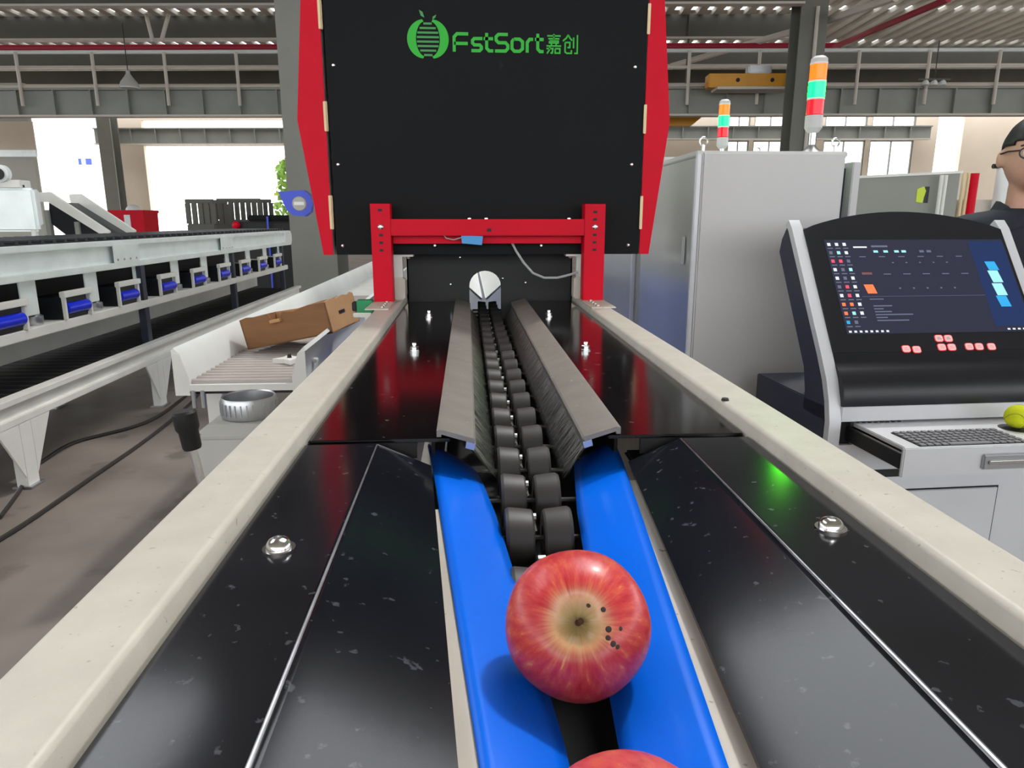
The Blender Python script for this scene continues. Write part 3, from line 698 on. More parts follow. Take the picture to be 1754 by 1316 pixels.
# ================================================================ left side
# long outlet conveyor
X0 = -2.35
oc = thing('outlet_conveyor', 'long two tier pale grey outlet conveyor with blue gate rollers', 'conveyor', (X0, 3.0, 0))
Y0, Y1 = -1.2, 6.75          # local y range
def OX(px, py): p = atX(px, py, X0); return p.y-3.0, p.z
def rect_beam(name, x, z0, z1, y0, y1, m='frame', lip=.03):
    b = B().box(x-.036, x-.030, y0, y1, z0+.02, z1-.02).box(x-.07, x, y0, y1, z1-.035, z1, .004).box(x-.07, x, y0, y1, z0, z0+.04, .004)
    return put(name, b, m, oc)
ub = rect_beam('upper_beam', 0, 1.04, 1.225, Y0, Y1-.35, 'pale'); rect_beam('upper_beam', -.72, 1.04, 1.225, Y0, Y1, 'frame')
e_ = [(Y1-.35, 1.04), (Y1-.1, 1.04)]+[(Y1-.1+.0925*math.cos(a), 1.1325+.0925*math.sin(a)) for a in [math.radians(-80+20*k) for k in range(9)]]+[(Y1-.1, 1.225), (Y1-.35, 1.225)]
put('end_plate', B().prism(e_, 'x', -.03, .006), 'white', oc)
put('end_cover', B().box(.006, .010, Y1-.30, Y1-.08, 1.08, 1.19, .002), 'white', oc)
for px in (215, 390):
    y, z = OX(px, 440); put('splice_plate', B().box(-.004, .004, y-.16, y+.2, 1.075, 1.20, .002), 'pale', oc)
    for k in range(4): put('plate_bolt', B().lathe([(0, .006), (.006, .005), (.009, 0), (0, 0)], 8, axis_m((.004, y-.12+.09*k, 1.10), (1, 0, 0))), 'steel', oc)
put('upper_belt', B().box(-.70, -.06, Y0, Y1-.1, 1.19, 1.232), 'black', oc, smooth=False)
sm = B().box(-.70, -.055, -.018, .018, 1.232, 1.252, .003).mesh('belt_flight', 'charc')
for k in range(66): put('belt_flight', sm, None, oc, (0, Y0+.05+k*.118, 0))
# shelf with gates
sh = put('shelf_beam', B().box(-.35, 0, Y0, Y1-.3, .735, .79, .004), 'frame', oc)
put('back_panel', B().box(-.56, -.55, Y0, Y1-.3, .74, 1.08), 'black', oc, smooth=False)
brk = B().box(-.01, .01, -.15, -.13, 0, .145, .002).box(-.01, .01, .13, .15, 0, .145, .002).box(-.012, .02, -.16, .16, .13, .165, .003).mesh('gate_bracket', 'frame')
bxm = B().box(-.2, -.012, -.13, .13, 0, .13, .004).mesh('gate_box', 'charc')
blr = B().tube([(-.012, -.12, .062), (-.012, .12, .062)], .034, 14).mesh('blue_roller', 'bluer')
pmesh = B().box(-.046, -.038, -.075, .075, -.19, .005, .002).mesh('hanging_plate', 'pale')
mot = B().lathe([(0, 0), (.045, 0), (.05, .01), (.05, .05), (.03, .06), (.03, .12), (0, .12)], 14).mesh('gate_motor', 'alu')
shf = B().box(-.03, -.01, -.05, .05, 0, .20, .004).mesh('sensor_bracket', 'frame')
yg = [OX(px, 530)[0] for px in (12,)][0]
for k in range(-2, 9):
    y = yg+.655*k
    if y > Y1-.55: break
    g = put('gate_bracket', brk, None, oc, (0, y, .79)); put('blue_roller', blr, None, g); put('gate_box', bxm, None, g)
    put('hanging_plate', pmesh, None, oc, (0, y+.26, 1.04)); put('gate_motor', mot, None, oc, (-.07, y+.32, .79)); put('sensor_bracket', shf, None, oc, (-.06, y+.34, .79))
# lower tier
lb = rect_beam('lower_beam', .06, .345, .485, Y0, Y1+.1, 'frame'); rect_beam('lower_beam', -.78, .345, .485, Y0, Y1, 'frame')
put('lower_bed', B().box(-.78, .0, Y0, Y1, .37, .39), 'black', oc, smooth=False)
lr = B().tube([(-.77, 0, .44), (.005, 0, .44)], .03, 10).mesh('lower_roller', 'black')
for k in range(76): put('lower_roller', lr, None, oc, (0, Y0+.06+k*.104, 0))
put('inner_panel', B().box(-.42, -.41, Y0, Y1-.3, .52, .70), 'frame', oc, smooth=False)
for px in (250, 406, 490, -300):
    y, z = OX(px, 500); put('post', B().box(-.055, -.005, y-.035, y+.035, .48, 1.05, .004), 'navy', oc)
for y in (-.9, .62, 2.25, 4.2, 6.2):
    for x in (.03, -.74):
        put('leg', B().box(x-.03, x+.03, y-.05, y+.05, 0, .35, .004), 'frame', oc)
        put('foot', B().box(x-.05, x+.05, y-.06, y+.06, 0, .012, .002), 'alu', oc)
        put('gusset', B().prism([(y-.22, .345), (y-.05, .345), (y-.05, .06)], 'x', x+.02, x+.03), 'frame', oc, smooth=False)
        put('gusset', B().prism([(y+.22, .345), (y+.05, .345), (y+.05, .06)], 'x', x+.02, x+.03), 'frame', oc, smooth=False)
# short roller conveyor beside the lane
ec = thing('roller_conveyor', 'narrow grey roller conveyor with flared white side guards beside the lane', 'conveyor', (-.88, 2.7, 0))
for s in (-1, 1):
    put('side_guard', B().prism([(s*.195, .70), (s*.195, .77), (s*.225, .865), (s*.245, .885), (s*.255, .872), (s*.238, .858), (s*.205, .77), (s*.205, .70)], 'y', 0, 6.2), 'white', ec)
    put('guard_end', B().prism([(s*.195, .70), (s*.195, .77), (s*.222, .862), (s*.25, .87), (s*.25, .70)], 'y', -.006, 0), 'frame', ec, smooth=False)
put('end_bar', B().box(-.2, .2, -.005, .012, .715, .742, .002), 'frame', ec)
rl = B().tube([(-.194, 0, .742), (.194, 0, .742)], .017, 12).mesh('roller', 'rollsteel')
for k in range(60): put('roller', rl, None, ec, (0, .03+k*.052, 0))
put('under_tray', B().box(-.195, .195, .02, 3.2, .700, .706), 'black', ec, smooth=False)
put('belt_bed', B().box(-.195, .195, 3.2, 6.2, .73, .745), 'frame', ec, smooth=False)
for y in (.25, 2.6, 5.6):
    for s in (-1, 1): put('leg', B().box(s*.185-.035, s*.185+.035, y-.035, y+.035, 0, .71, .004), 'frame', ec)
for k in (0, 1): put('adjuster', B().tube([(-.185+.035*k, .0, .65), (-.185+.035*k, .0, .72)], .009, 8), 'alu', ec)
# star shaped clamp plate lying on the rollers
t = thing('knob_plate', 'small pale star shaped clamp plate lying on the rollers', 'clamp', (-.775, 3.03, .7605))
st_ = []
for k in range(8):
    a = 2*math.pi*k/8+.3; r = .07 if k % 2 == 0 else .035; st_.append((r*math.cos(a), r*math.sin(a)))
put('plate', B().prism(st_, 'z', 0, .02), 'frame', t, smooth=False)
put('bolt', B().lathe([(0, .035), (.008, .034), (.01, .02), (0, .02)], 10), 'black', t)
put('tongue', B().box(.03, .12, -.02, .02, 0, .016, .003), 'frame', t)
# cardboard box leaning on the guard
A_, Bx, Cx, Dx = Vector((-1.024, 3.277, .772)), Vector((-.613, 3.183, .861)), Vector((-.54, 3.511, .870)), Vector((-1.054, 3.279, .912))
uu, vv, nn = Bx-A_, Cx-Bx, Dx-A_
cb_ = thing('cardboard_box', 'open torn brown cardboard box tilted on the roller conveyor', 'box', A_)
def para(o, a, b_, c): return B().verts([o, o+a, o+a+b_, o+b_, o+c, o+a+c, o+a+b_+c, o+b_+c], [(3, 2, 1, 0), (4, 5, 6, 7), (0, 1, 5, 4), (1, 2, 6, 5), (2, 3, 7, 6), (3, 0, 4, 7)])
def torn(o, a, h, th, prof_):              # a wall with an uneven top edge
    b = B(); n = len(prof_); vs_ = []
    for off in (Vector(), th):
        vs_ += [o+a*f+off for f, q in prof_]+[o+a*f+h*q+off for f, q in prof_]
    m_ = 2*n; fs_ = []
    for i in range(n-1):
        fs_ += [(i, i+1, n+i+1, n+i), (m_+i+1, m_+i, m_+n+i, m_+n+i+1), (n+i, n+i+1, m_+n+i+1, m_+n+i), (i+1, i, m_+i, m_+i+1)]
    fs_ += [(0, n, m_+n, m_), (n-1, m_+n-1, m_+2*n-1, 2*n-1)]
    return b.verts(vs_, fs_)
O = Vector(); tk = .006
put('front_wall', torn(O, uu, nn, vv.normalized()*tk, [(0, .98), (.08, 1.02), (.2, .98), (.34, 1.0), (.36, .80), (.47, .78), (.5, .98), (.62, .92), (.8, 1.02), (1, 1.0)]), 'card', cb_, smooth=False)
put('rear_wall', torn(vv, uu, nn, -vv.normalized()*tk, [(0, .9), (.3, .86), (.6, .95), (1, .98)]), 'cardl', cb_, smooth=False)
put('end_wall', torn(uu, vv, nn, -uu.normalized()*tk, [(0, 1.0), (.2, 1.05), (.35, 1.0), (.6, 1.06), (.8, 1.0), (.9, 1.06), (1, 1.0)]), 'cardl', cb_, smooth=False)
put('end_wall', torn(O, vv, nn, uu.normalized()*tk, [(0, .98), (.5, .94), (1, .9)]), 'card', cb_, smooth=False)
put('base', para(O, uu, vv, nn*.04), 'card', cb_, smooth=False)
put('flap', para(uu*.36+nn*.79, uu*.12, -vv*.06, -nn*.09), 'cardl', cb_, smooth=False)
put('hand_hole', para(uu*1.002+vv*.36+nn*.5, uu*.004, vv*.2, nn*.1), 'black', cb_, smooth=False)
# frosted canister with metal ring
p = atY(424, 700, 1.55)
cn = thing('canister', 'square frosted plastic canister with a shiny metal screw ring', 'canister', (p.x-.005, 1.58, .60))
put('body', B().box(-.098, .098, -.085, .085, .0, .305, .012, 3), 'clear', cn)
put('shoulder', B().prism([(-.096, .305), (.096, .305), (.07, .325), (-.07, .325)], 'y', -.075, .075), 'clear', cn)
put('screw_ring', B().lathe([(.050, .326), (.060, .326), (.0615, .332), (.0605, .366), (.058, .372), (.0545, .370), (.0535, .34), (.0, .338)], 36), 'alu', cn)
rg = B().box(-.0012, .0012, .0600, .0632, .336, .362).mesh('ring_knurl', 'alu', False)
rn = cn.children[-1]
for k in range(30):
    o = put('ring_knurl', rg, None, rn); o.rotation_euler.z = 2*math.pi*k/30
put('bracket', B().box(-.09, .25, -.08, .08, -.02, -.002, .003), 'frame', cn)
put('bracket_leg', B().box(.10, .15, -.06, .06, -.6, -.02, .003), 'frame', cn)
# lever with black grip
g0, g1, g2 = atY(314, 704, 1.05), atY(330, 769, 1.05), atY(350, 845, 1.05)
lv = thing('hand_lever', 'steel hand lever with a black grip left of the lane', 'lever', g2)
d = (g0-g1); 
put('grip', B().lathe([(0, 0), (.0125, 0), (.014, .004), (.0145, .028), (.0175, .034), (.018, d.length-.004), (.015, d.length), (0, d.length)], 20, axis_m(g1-g2, d)), 'black', lv)
put('rod', B().tube([g1-g2+d*.1, Vector((0, 0, 0)), (g2-g1)*.6], .0065, 10), 'steel', lv)
q = (g2-g1)*.6
put('pivot_arm', B().tube([q, q+Vector((.08, 0, -.02)), Vector((-.196-g2.x, 0, q.z-.02))], .009, 8), 'steel', lv)
# floor cables
for pts, lab in ((((0, 886), (35, 838), (45, 812), (73, 790), (128, 758), (223, 733), (271, 713), (319, 678), (345, 655)), 'black cable curling across the concrete floor to the outlet conveyor'),
                 (((-60, 960), (0, 924), (64, 883), (160, 816), (240, 761), (297, 717), (332, 685), (350, 660)), 'straighter black cable crossing the concrete floor nearer the lane')):
    K = [atZ(a, c, .012) for a, c in pts]; P = []
    for i in range(len(K)-1):
        k0, k1, k2, k3 = K[max(i-1, 0)], K[i], K[i+1], K[min(i+2, len(K)-1)]
        for j in range(6):
            f = j/6; P.append(.5*(2*k1+(k2-k0)*f+(2*k0-5*k1+4*k2-k3)*f*f+(3*k1-k0-3*k2+k3)*f**3))
    P.append(K[-1])
    o = put('floor_cable', B().tube(P, .011, 6), 'cable'); tag(o, lab, 'cable')
# feed hopper with motor and inclined conveyor at far left
hp = thing('feed_hopper', 'pale grey feed hopper with rounded side panel at far left', 'machine', (-3.7, 6.3, 0))
HX = lambda px, py: (atY(px, py, 6.3).x+3.7, atY(px, py, 6.3).z)
a, z = HX(70, 397); c, zt = HX(68, 322)
put('side_panel', B().box(-.75, a, -.03, .03, z, zt, .02, 3), 'pale', hp)
put('hood', B().box(-.75, a-.02, .03, .1, z+.05, zt-.01, .01), 'white', hp)
for x in (-.32, -.02): put('lug', B().box(x-.06, x+.04, -.028, .02, zt-.01, zt+.035, .012), 'pale', hp)
for x in (-.7, -.28, a-.05):
    put('leg', B().box(x-.02, x+.02, -.02, .02, 0, z+.02, .003), 'frame', hp)
put('cross_rail', B().box(-.7, a-.05, -.015, .015, z-.13, z-.07, .003), 'frame', hp)
mo = put('motor', B().lathe([(0, -.02), (.055, -.02), (.07, 0), (.07, .05), (.05, .06), (0, .06)], 20, axis_m((HX(8, 298)[0], -.02, HX(8, 298)[1]), (0, -1, 0))), 'white', hp)
put('motor_face', B().lathe([(0, 0), (.045, 0), (.045, .012), (0, .014)], 20, axis_m((HX(9, 299)[0], -.085, HX(9, 299)[1]), (0, -1, 0))), 'black', hp)
put('motor_mount', B().box(-.25, .02, -.05, .1, zt, HX(8, 298)[1]-.05, .004), 'frame', hp)
ic = thing('inclined_conveyor', 'grey inclined conveyor sloping down from the pale hopper', 'conveyor', (-3.5, 6.9, 0))
q = lambda px, py: (atY(px, py, 6.9).x+3.5, atY(px, py, 6.9).z)
a, b_, c, d_, e, f = q(66, 330), q(86, 329), q(188, 396), q(188, 410), q(84, 346), q(70, 346)
put('side_channel', B().prism([a, b_, c, d_, e, f], 'y', -.02, .02), 'frame', ic, smooth=False)
put('side_channel', B().prism([a, b_, c, d_, e, f], 'y', .50, .54), 'frame', ic, smooth=False)
a2, c2, d2, e2 = q(84, 346), q(186, 408), q(120, 408), q(84, 380)
put('under_pan', B().prism([a2, c2, d2, e2], 'y', .0, .5), 'charc', ic, smooth=False)
for px in (84, 133): x = q(px, 380)[0]; put('support', B().box(x-.02, x+.02, -.03, .03, 0, q(px, 360 if px < 100 else 380)[1], .003), 'steelg', ic)
# red bins, crates and dark machine in front of the doorway
def BT(name, label, cat, px, by, group=None):
    p = atB(px, 380, by); w_ = Matrix.Rotation(-BA, 3, 'Z') @ Vector((p.x, by, 0)); return thing(name, label, cat, w_, -BA, group)
t = BT('red_bin', 'bright red bin with a pale sack beside the far column', 'bin', 218, 20)
s_ = 20/F
put('body', B().prism([(-26*s_, 0), (26*s_, 0), (29*s_, 1.58), (-28*s_, 1.58)], 'y', 0, .8), 'red', t, smooth=False)
put('rim', B().box(-30*s_, 31*s_, -.04, .84, 1.55, 1.63, .02), 'red', t)
put('sack', B().sphere((3*s_, .3, 1.62), .3, 14, 8, (.7, .6, .55)), 'white', t)
put('sticker', B().box(-4*s_, 6*s_, -.02, 0, .9, 1.5), 'white', t, smooth=False)
t = BT('red_bin', 'lower pinkish red bin left of the far column', 'bin', 165, 23)
put('body', B().prism([(-.3, 0), (.3, 0), (.34, 1.5), (-.34, 1.5)], 'y', 0, .7), 'lips', t, smooth=False); put('rim', B().box(-.37, .37, -.04, .74, 1.46, 1.53, .02), 'red', t)
def crate(t, x0, x1, z0, z1, d, slots, m='steeld'):
    h = z1-z0
    put('lower_wall', B().box(x0, x1, 0, d, z0, z0+h*.42, .02), m, t); put('top_rim', B().box(x0, x1, 0, .05, z1-h*.1, z1, .01), m, t); put('top_rim', B().box(x0, x1, d-.05, d, z1-h*.1, z1, .01), m, t)
    n = slots+1
    for k in range(n+1):
        x = x0+(x1-x0-.06)*k/n; put('slat', B().box(x, x+.09, 0, .04, z0+h*.42, z1-h*.1), m, t, smooth=False); put('slat', B().box(x, x+.09, d-.04, d, z0+h*.42, z1-h*.1), m, t, smooth=False)
s_ = 14/F
t = BT('slatted_crate', 'tall brown slatted crate standing left before the bright doorway', 'crate', 350, 14); crate(t, -30*s_, 18*s_, .95, 1.36+34*s_, .7, 3); put('stand', B().box(-45*s_, 22*s_, -.1, .8, 0, .95+.02, .02), 'charc', t)
t = BT('slatted_crate', 'dark slatted crate in the middle before the bright doorway', 'crate', 412, 15.4); s_ = 15.4/F; crate(t, -38*s_, 36*s_, 1.05, 1.36+35*s_, .7, 6); put('stand', B().box(-38*s_, 30*s_, 0, .7, 0, 1.07, .02), 'charc', t)
t = BT('dark_machine', 'low dark machine body in front of the bright doorway', 'machine', 455, 12.6); s_ = 12.6/F
put('body', B().box(-52*s_, 48*s_, 0, .9, .1, 1.36-.02, .04), 'black', t); put('lid', B().box(-30*s_, 46*s_, -.05, .95, 1.34, 1.36+8*s_, .03), 'dark', t)
put('red_cap', B().sphere((-48*s_, -.05, 1.27), .07, 10, 8), 'red', t); put('post', B().box(5*s_, 8*s_, -.1, -.06, 0, 1.42), 'tape', t, smooth=False)
for x in (-.5, .45): put('foot', B().box(x-.06, x+.06, .1, .8, 0, .1), 'black', t, smooth=False)
# tape measure clipped to the red wing
p = atY(512, 348, 2.06)
tm = thing('tape_measure', 'blue tape measure hanging on the left edge of the red wing', 'tape measure', (p.x, 2.055, p.z))
ol = [(-.05, .03), (-.02, .032), (.02, .034), (.036, .022), (.041, 0), (.036, -.024), (.018, -.036), (-.012, -.034), (-.03, -.02), (-.04, .005)]
put('case', B().prism(ol, 'y', -.016, .016), 'tape', tm)
put('badge', B().lathe([(0, .004), (.018, .004), (.02, 0), (0, 0)], 20, axis_m((.006, -.016, -.002), (0, -1, 0))), 'wallg', tm)
put('badge_print', B().box(-.008, .02, -.0212, -.02, -.006, .003, .0005), 'white', tm)
put('tape_tongue', B().box(-.064, -.046, -.008, .008, .02, .027, .001), 'lime', tm)
put('clip', B().box(.03, .046, .004, .016, -.012, .012, .002), 'steel', tm)
# green connector on the left rail by the portal
p = atZ(628, 520, ZR)
t = thing('terminal_block', 'small green terminal block beside the left foot of the portal', 'connector', (p.x-.005, p.y-.0, ZR-.035))
put('body', B().box(-.02, .022, -.015, .02, .01, .045, .002), 'greenp', t); put('plug', B().box(-.033, -.02, -.012, .016, .015, .04, .002), 'black', t); put('base', B().box(-.03, .02, -.02, .03, 0, .012, .002), 'frame', t)
put('arm', B().box(.0, .032, -.01, .01, -.02, .002, .001), 'frame', t)

# ================================================================ right side
def cabinet(label, x0, x1, y0, y1, z1, posts=True):
    t = thing('control_cabinet', label, 'cabinet', ((x0+x1)/2, (y0+y1)/2, 0)); hx, hy = (x1-x0)/2, (y1-y0)/2
    put('body', B().box(-hx+.004, hx-.004, -hy+.02, hy, .08, z1-.02, .004), 'sgrey', t)
    put('front_door', B().box(-hx+.02, hx-.012, -hy, -hy+.018, .1, z1-.006, .006), 'grey', t)
    put('corner_post', B().box(-hx, -hx+.018, -hy+.002, -hy+.022, .06, z1-.012, .003), 'silver', t)
    put('top_cover', B().box(-hx, hx, -hy+.012, hy, z1-.02, z1, .004), 'grey', t)
    put('plinth', B().box(-hx+.02, hx-.02, -hy+.04, hy-.02, 0, .08), 'navy', t, smooth=False)
    for px in (-hx+.035, hx-.03):
        for q in (-hy+.05,):
            b = B().tube([(px, q, z1), (px, q, z1+.022)], .006, 8)
            rr = [(px+.014*math.cos(a), q, z1+.034+.014*math.sin(a)) for a in [2*math.pi*k/14 for k in range(15)]]
            b.tube(rr, .0035, 6, False); put('lifting_eye', b, 'steel', t)
    return t
zc = atY(1300, 258, 2.5).z
t = cabinet('tall light grey control cabinet directly behind the operator console', .80, 1.345, 2.5, 3.27, zc)
put('side_hinge', B().box(-.2725-.004, -.2725, -.30, -.27, 1.2, 1.3, .001), 'alu', t)
cabinet('second light grey cabinet in the row, farther back behind the signal tower', .81, 1.45, 3.46, 4.5, zc+.06)
t = thing('side_cover', 'narrow grey panel standing right of the nearer control cabinet', 'panel', (1.40, 2.62, 0))
put('panel', B().box(-.0, .03, -.05, .5, .0, zc-.03, .003), 'grey', t); put('edge_gap', B().box(-.045, -.0, .0, .4, .0, zc-.05), 'navy', t, smooth=False)
def tower(label, x, y, zb, k):
    t = thing('signal_tower', label, 'signal light', (x, y, zb))
    z = 0
    put('base', B().lathe([(0, 0), (.035*k, 0), (.035*k, .006*k), (.02*k, .018*k), (.012*k, .03*k), (0, .03*k)], 20), 'alu', t)
    put('pole', B().tube([(0, 0, .02*k), (0, 0, .075*k)], .011*k, 12), 'steel', t)
    put('collar', B().lathe([(0, .07*k), (.018*k, .07*k), (.029*k, .085*k), (.029*k, .125*k), (0, .125*k)], 20), 'grey', t)
    z = .125
    for m in ('lampr', 'lampg', 'lampo'):
        o = put('lens', B().lathe([(.0, (z+.003)*k), (.0275*k, (z+.003)*k), (.0275*k, (z+.050)*k), (0, (z+.050)*k)], 24), m, t)
        put('lens_ring', B().lathe([(.0, (z+.050)*k), (.0288*k, (z+.050)*k), (.0288*k, (z+.056)*k), (0, (z+.056)*k)], 24), 'white', o)
        z += .056
    put('cap', B().lathe([(0, z*k), (.028*k, z*k), (.027*k, (z+.012)*k), (.018*k, (z+.02)*k), (0, (z+.022)*k)], 20), 'grey', t)
    return t
p = atY(1390, 250, 2.62)
tower('nearer signal tower with amber, lit green and red lenses on the front cabinet', p.x, 2.62, zc, 1.06)
p = atY(1237, 248, 3.8)
tower('farther smaller signal tower with amber, lit green and red lenses behind', p.x, 3.8, zc+.06, 1.0)

# operator console
CR = math.radians(2.5)
co = thing('operator_console', 'grey and black operator console with tilted screen and pull out keyboard tray', 'console', (1.05, 1.9, 0), CR)
WC = .66                                        # width between the side frames
def cz(px, py): return atX(px, py, 1.05)
# side frames: profile in (depth y, height z)
front = [(-.05, .0), (-.05, .80), (-.035, .86), (-.01, .92), (.03, .985), (.265, 1.335), (.29, 1.36)]
rear = [(.305, 1.345), (.285, 1.325), (.05, .975), (.012, .912), (-.012, .855), (-.025, .80), (-.025, .0)]
for x0, x1 in ((-.035, 0), (WC, WC+.035)): put('side_frame', wn(put('side_frame_tmp', B().prism(front+rear, 'x', x0, x1), 'silver', co)).data, 'silver', co)
for o in [q for q in co.children if q.name.startswith('side_frame_tmp')]: bpy.data.objects.remove(o, do_unlink=True)
hd = [(-.022, .80), (-.010, .855), (.014, .912), (.052, .975), (.285, 1.322), (.30, 1.335), (.325, 1.30), (.335, 1.26), (.12, .93), (.10, .86), (.10, .80)]
put('head_shell', B().prism(hd, 'x', -.034, WC+.034), 'navy', co)
put('rear_body', B().box(-.034, WC+.034, -.022, .42, .02, .842, .003), 'navy', co)
put('front_panel', B().box(0, WC, -.045, -.03, .03, .73), 'silver', co, smooth=False)
put('front_strip', B().box(0, WC, -.047, -.03, .80, .845, .002), 'silver', co)
put('tray_slot', B().box(.0, WC, -.028, -.024, .72, .80), 'black', co, smooth=False)
put('kick_gap', B().box(.07, .36, -.0475, -.045, .628, .652, .001), 'black', co)
vt = B().box(0, .009, -.0478, -.046, 0, .012).mesh('vent_slot', 'black', False)
for k in range(9): put('vent_slot', vt, None, co, (.03+k*.018, 0, .787))
dr = put('cabinet_door', B().box(.10, .52, -.0505, -.0455, .10, .584, .003), 'silver', co)
put('door_gap', B().box(.096, .524, -.0462, -.0450, .096, .588), 'charc', co, smooth=False)
# tilted bezel with arched top
TB = Vector((0, .265-.03, 1.335-.985)).normalized(); TN = Vector((0, -TB.z, TB.y))
BO = Vector((0, .030, .985))
def on(x, s_, d_=0.): v = BO+TB*s_+TN*d_; return Vector((x, v.y, v.z))
n = 20; hs_ = .415; vs_ = []
for d_ in (0.004, -.02):
    vs_ += [on(0, 0, d_), on(WC, 0, d_)]+[on(WC*(1-k/n), hs_+.065*math.sin(math.pi*k/n)**.8, d_) for k in range(n+1)]
m_ = len(vs_)//2
bz = put('bezel', B().verts(vs_, [list(range(m_)), list(range(m_, 2*m_))[::-1]]+[(i, (i+1) % m_, m_+(i+1) % m_, m_+i) for i in range(m_)]), 'charc', co)
cp = [(.030, .985), (.018, .962), (-.005, .945), (-.030, .925), (-.046, .895), (-.052, .86), (-.050, .845), (.0, .845), (.06, .97)]
put('chin', wn(put('chin_tmp', B().prism(cp, 'x', 0, WC), 'charc', co)).data, 'charc', co)
for o in [q for q in co.children if q.name.startswith('chin_tmp')]: bpy.data.objects.remove(o, do_unlink=True)
# screen: pixel positions put onto the tilted plane
Rz = Matrix.Rotation(-CR, 3, 'Z'); cl = Rz @ (CAM-Vector(co.location))
def onp(px, py, d_=.0046):
    dd = Rz @ ray(px, py); o_ = on(0, 0, d_); tt = (o_-cl).dot(TN)/dd.dot(TN); return cl+dd*tt
def spot(px, py): v = onp(px, py); return v.x, (v-on(0, 0, .0046)).dot(TB)
sx0, sy1 = spot(1411, 411); sx1, _ = spot(1716, 411); _, sy0 = spot(1447, 573)
def quad(name, parent, m, x0, x1, s0, s1, d_, sk=0.):
    return put(name, B().verts([on(x0, s0, d_), on(x1, s0, d_), on(x1+sk, s1, d_), on(x0+sk, s1, d_)], [(0, 1, 2, 3)]), m, parent, smooth=False)
scn = quad('screen', co, 'screen', sx0, sx1, sy0, sy1, .0046)
wS, hS = sx1-sx0, sy1-sy0
def sq(m, u0, u1, v0, v1, d_=.0050, sk=0., name='screen_mark'): return quad(name, scn, m, sx0+wS*u0, sx0+wS*u1, sy0+hS*(1-v1), sy0+hS*(1-v0), d_, sk*wS)
sq('screenb', .80, .995, .02, .94, .0047, 0, 'wallpaper')
sq('screen', .13, .80, .02, .13, .0048, 0, 'window_bar')
mk_ = ['icon', 'icon', 'icon', 'icong', 'iconc', 'icon', 'iconr', 'iconr', 'icong', 'icon', 'icong', 'iconc', 'icon', 'icong', 'icon', 'icong', 'iconr', 'icon', 'icon', 'iconr', 'icon', 'icono', 'icono', 'icon', 'icono', 'iconc', 'icon', 'iconb', 'icong']
for k, m in enumerate(mk_):
    r, c = divmod(k, 3); u = .012+c*.042; v = .035+r*.092
    sq(m, u, u+.018, v, v+.034, name='desktop_icon'); sq('icong', u-.003, u+.026, v+.055, v+.066, name='icon_caption')
for k in range(6): sq('icong', .17+k*.107, .17+k*.107+.035, .185, .195); sq('icong', .17+k*.107, .17+k*.107+.04, .375, .385)
for k in range(5): sq('icong', .34+k*.075, .35+k*.075, .25, .262); sq('icong', .34+k*.075, .35+k*.075, .525, .54)
sq('icon', .15, .225, .075, .092); sq('icong', .25, .34, .065, .085)
for k, u in enumerate((.255, .31, .37, .41, .51, .55)): sq('iconc' if k < 4 else 'icong', u, u+.025, .12, .145)
sq('lips', .16, .215, .36, .385); sq('icono', .165, .215, .49, .585, .0050, -.012)
for k, w_ in enumerate((.10, .05, .09, .2, .06, .17)): sq('icong', .175, .175+w_, .71+k*.03, .722+k*.03)
sq('icong', .165, .24, .64, .65); sq('icong', .13, .80, .615, .618)
for u0, u1, v0, v1, m in ((.868, .925, .25, .345, 'iconb'), (.868, .925, .35, .48, 'iconc'), (.868, .925, .49, .62, 'iconc'), (.868, .925, .625, .74, 'iconb')): sq(m, u0, u1, v0, v1, .0050, -.012, 'wallpaper_pane')
for k in range(8): sq('icon', .012+k*.028, .026+k*.028, .965, .985, name='taskbar_icon')
for k in range(5): sq('icon', .86+k*.028, .875+k*.028, .965, .982, name='taskbar_icon')
# soft keys below the screen
for px, py in ((1552, 598), (1570, 599), (1608, 580), (1624, 580), (1613, 595), (1630, 595), (1660, 594), (1677, 594), (1698, 594)):
    x, s_ = spot(px, py); w_ = .0135; h_ = .0115
    b = B()
    def rq(w_, h_, d0, d1):
        vs_ = []
        for dd in (d0, d1):
            for k in range(16):
                a = 2*math.pi*(k+.5)/16; ca, sa = math.cos(a), math.sin(a); q = 5
                f = (abs(ca)**q+abs(sa)**q)**(-1/q); vs_.append(on(x+w_*ca*f, s_+h_*sa*f, dd))
        return B().verts(vs_, [list(range(16)), list(range(16, 32))]+[(i, (i+1) % 16, 16+(i+1) % 16, 16+i) for i in range(16)])
    kq = put('soft_key', rq(w_, h_, .0042, .0056), 'keyglow', co, smooth=False); put('key_face', rq(w_*.86, h_*.86, .0056, .0062), 'pink', kq, smooth=False)
    b.bm.free()
    for k in range(2): put('key_print', B().verts([on(x-.007+.001*k, s_-.003+.005*k, .0064), on(x+.007-.003*k, s_-.003+.005*k, .0064), on(x+.007-.003*k, s_-.0018+.005*k, .0064), on(x-.007+.001*k, s_-.0018+.005*k, .0064)], [(0, 1, 2, 3)]), 'charc' if py == 580 else 'keyglow', kq, smooth=False)
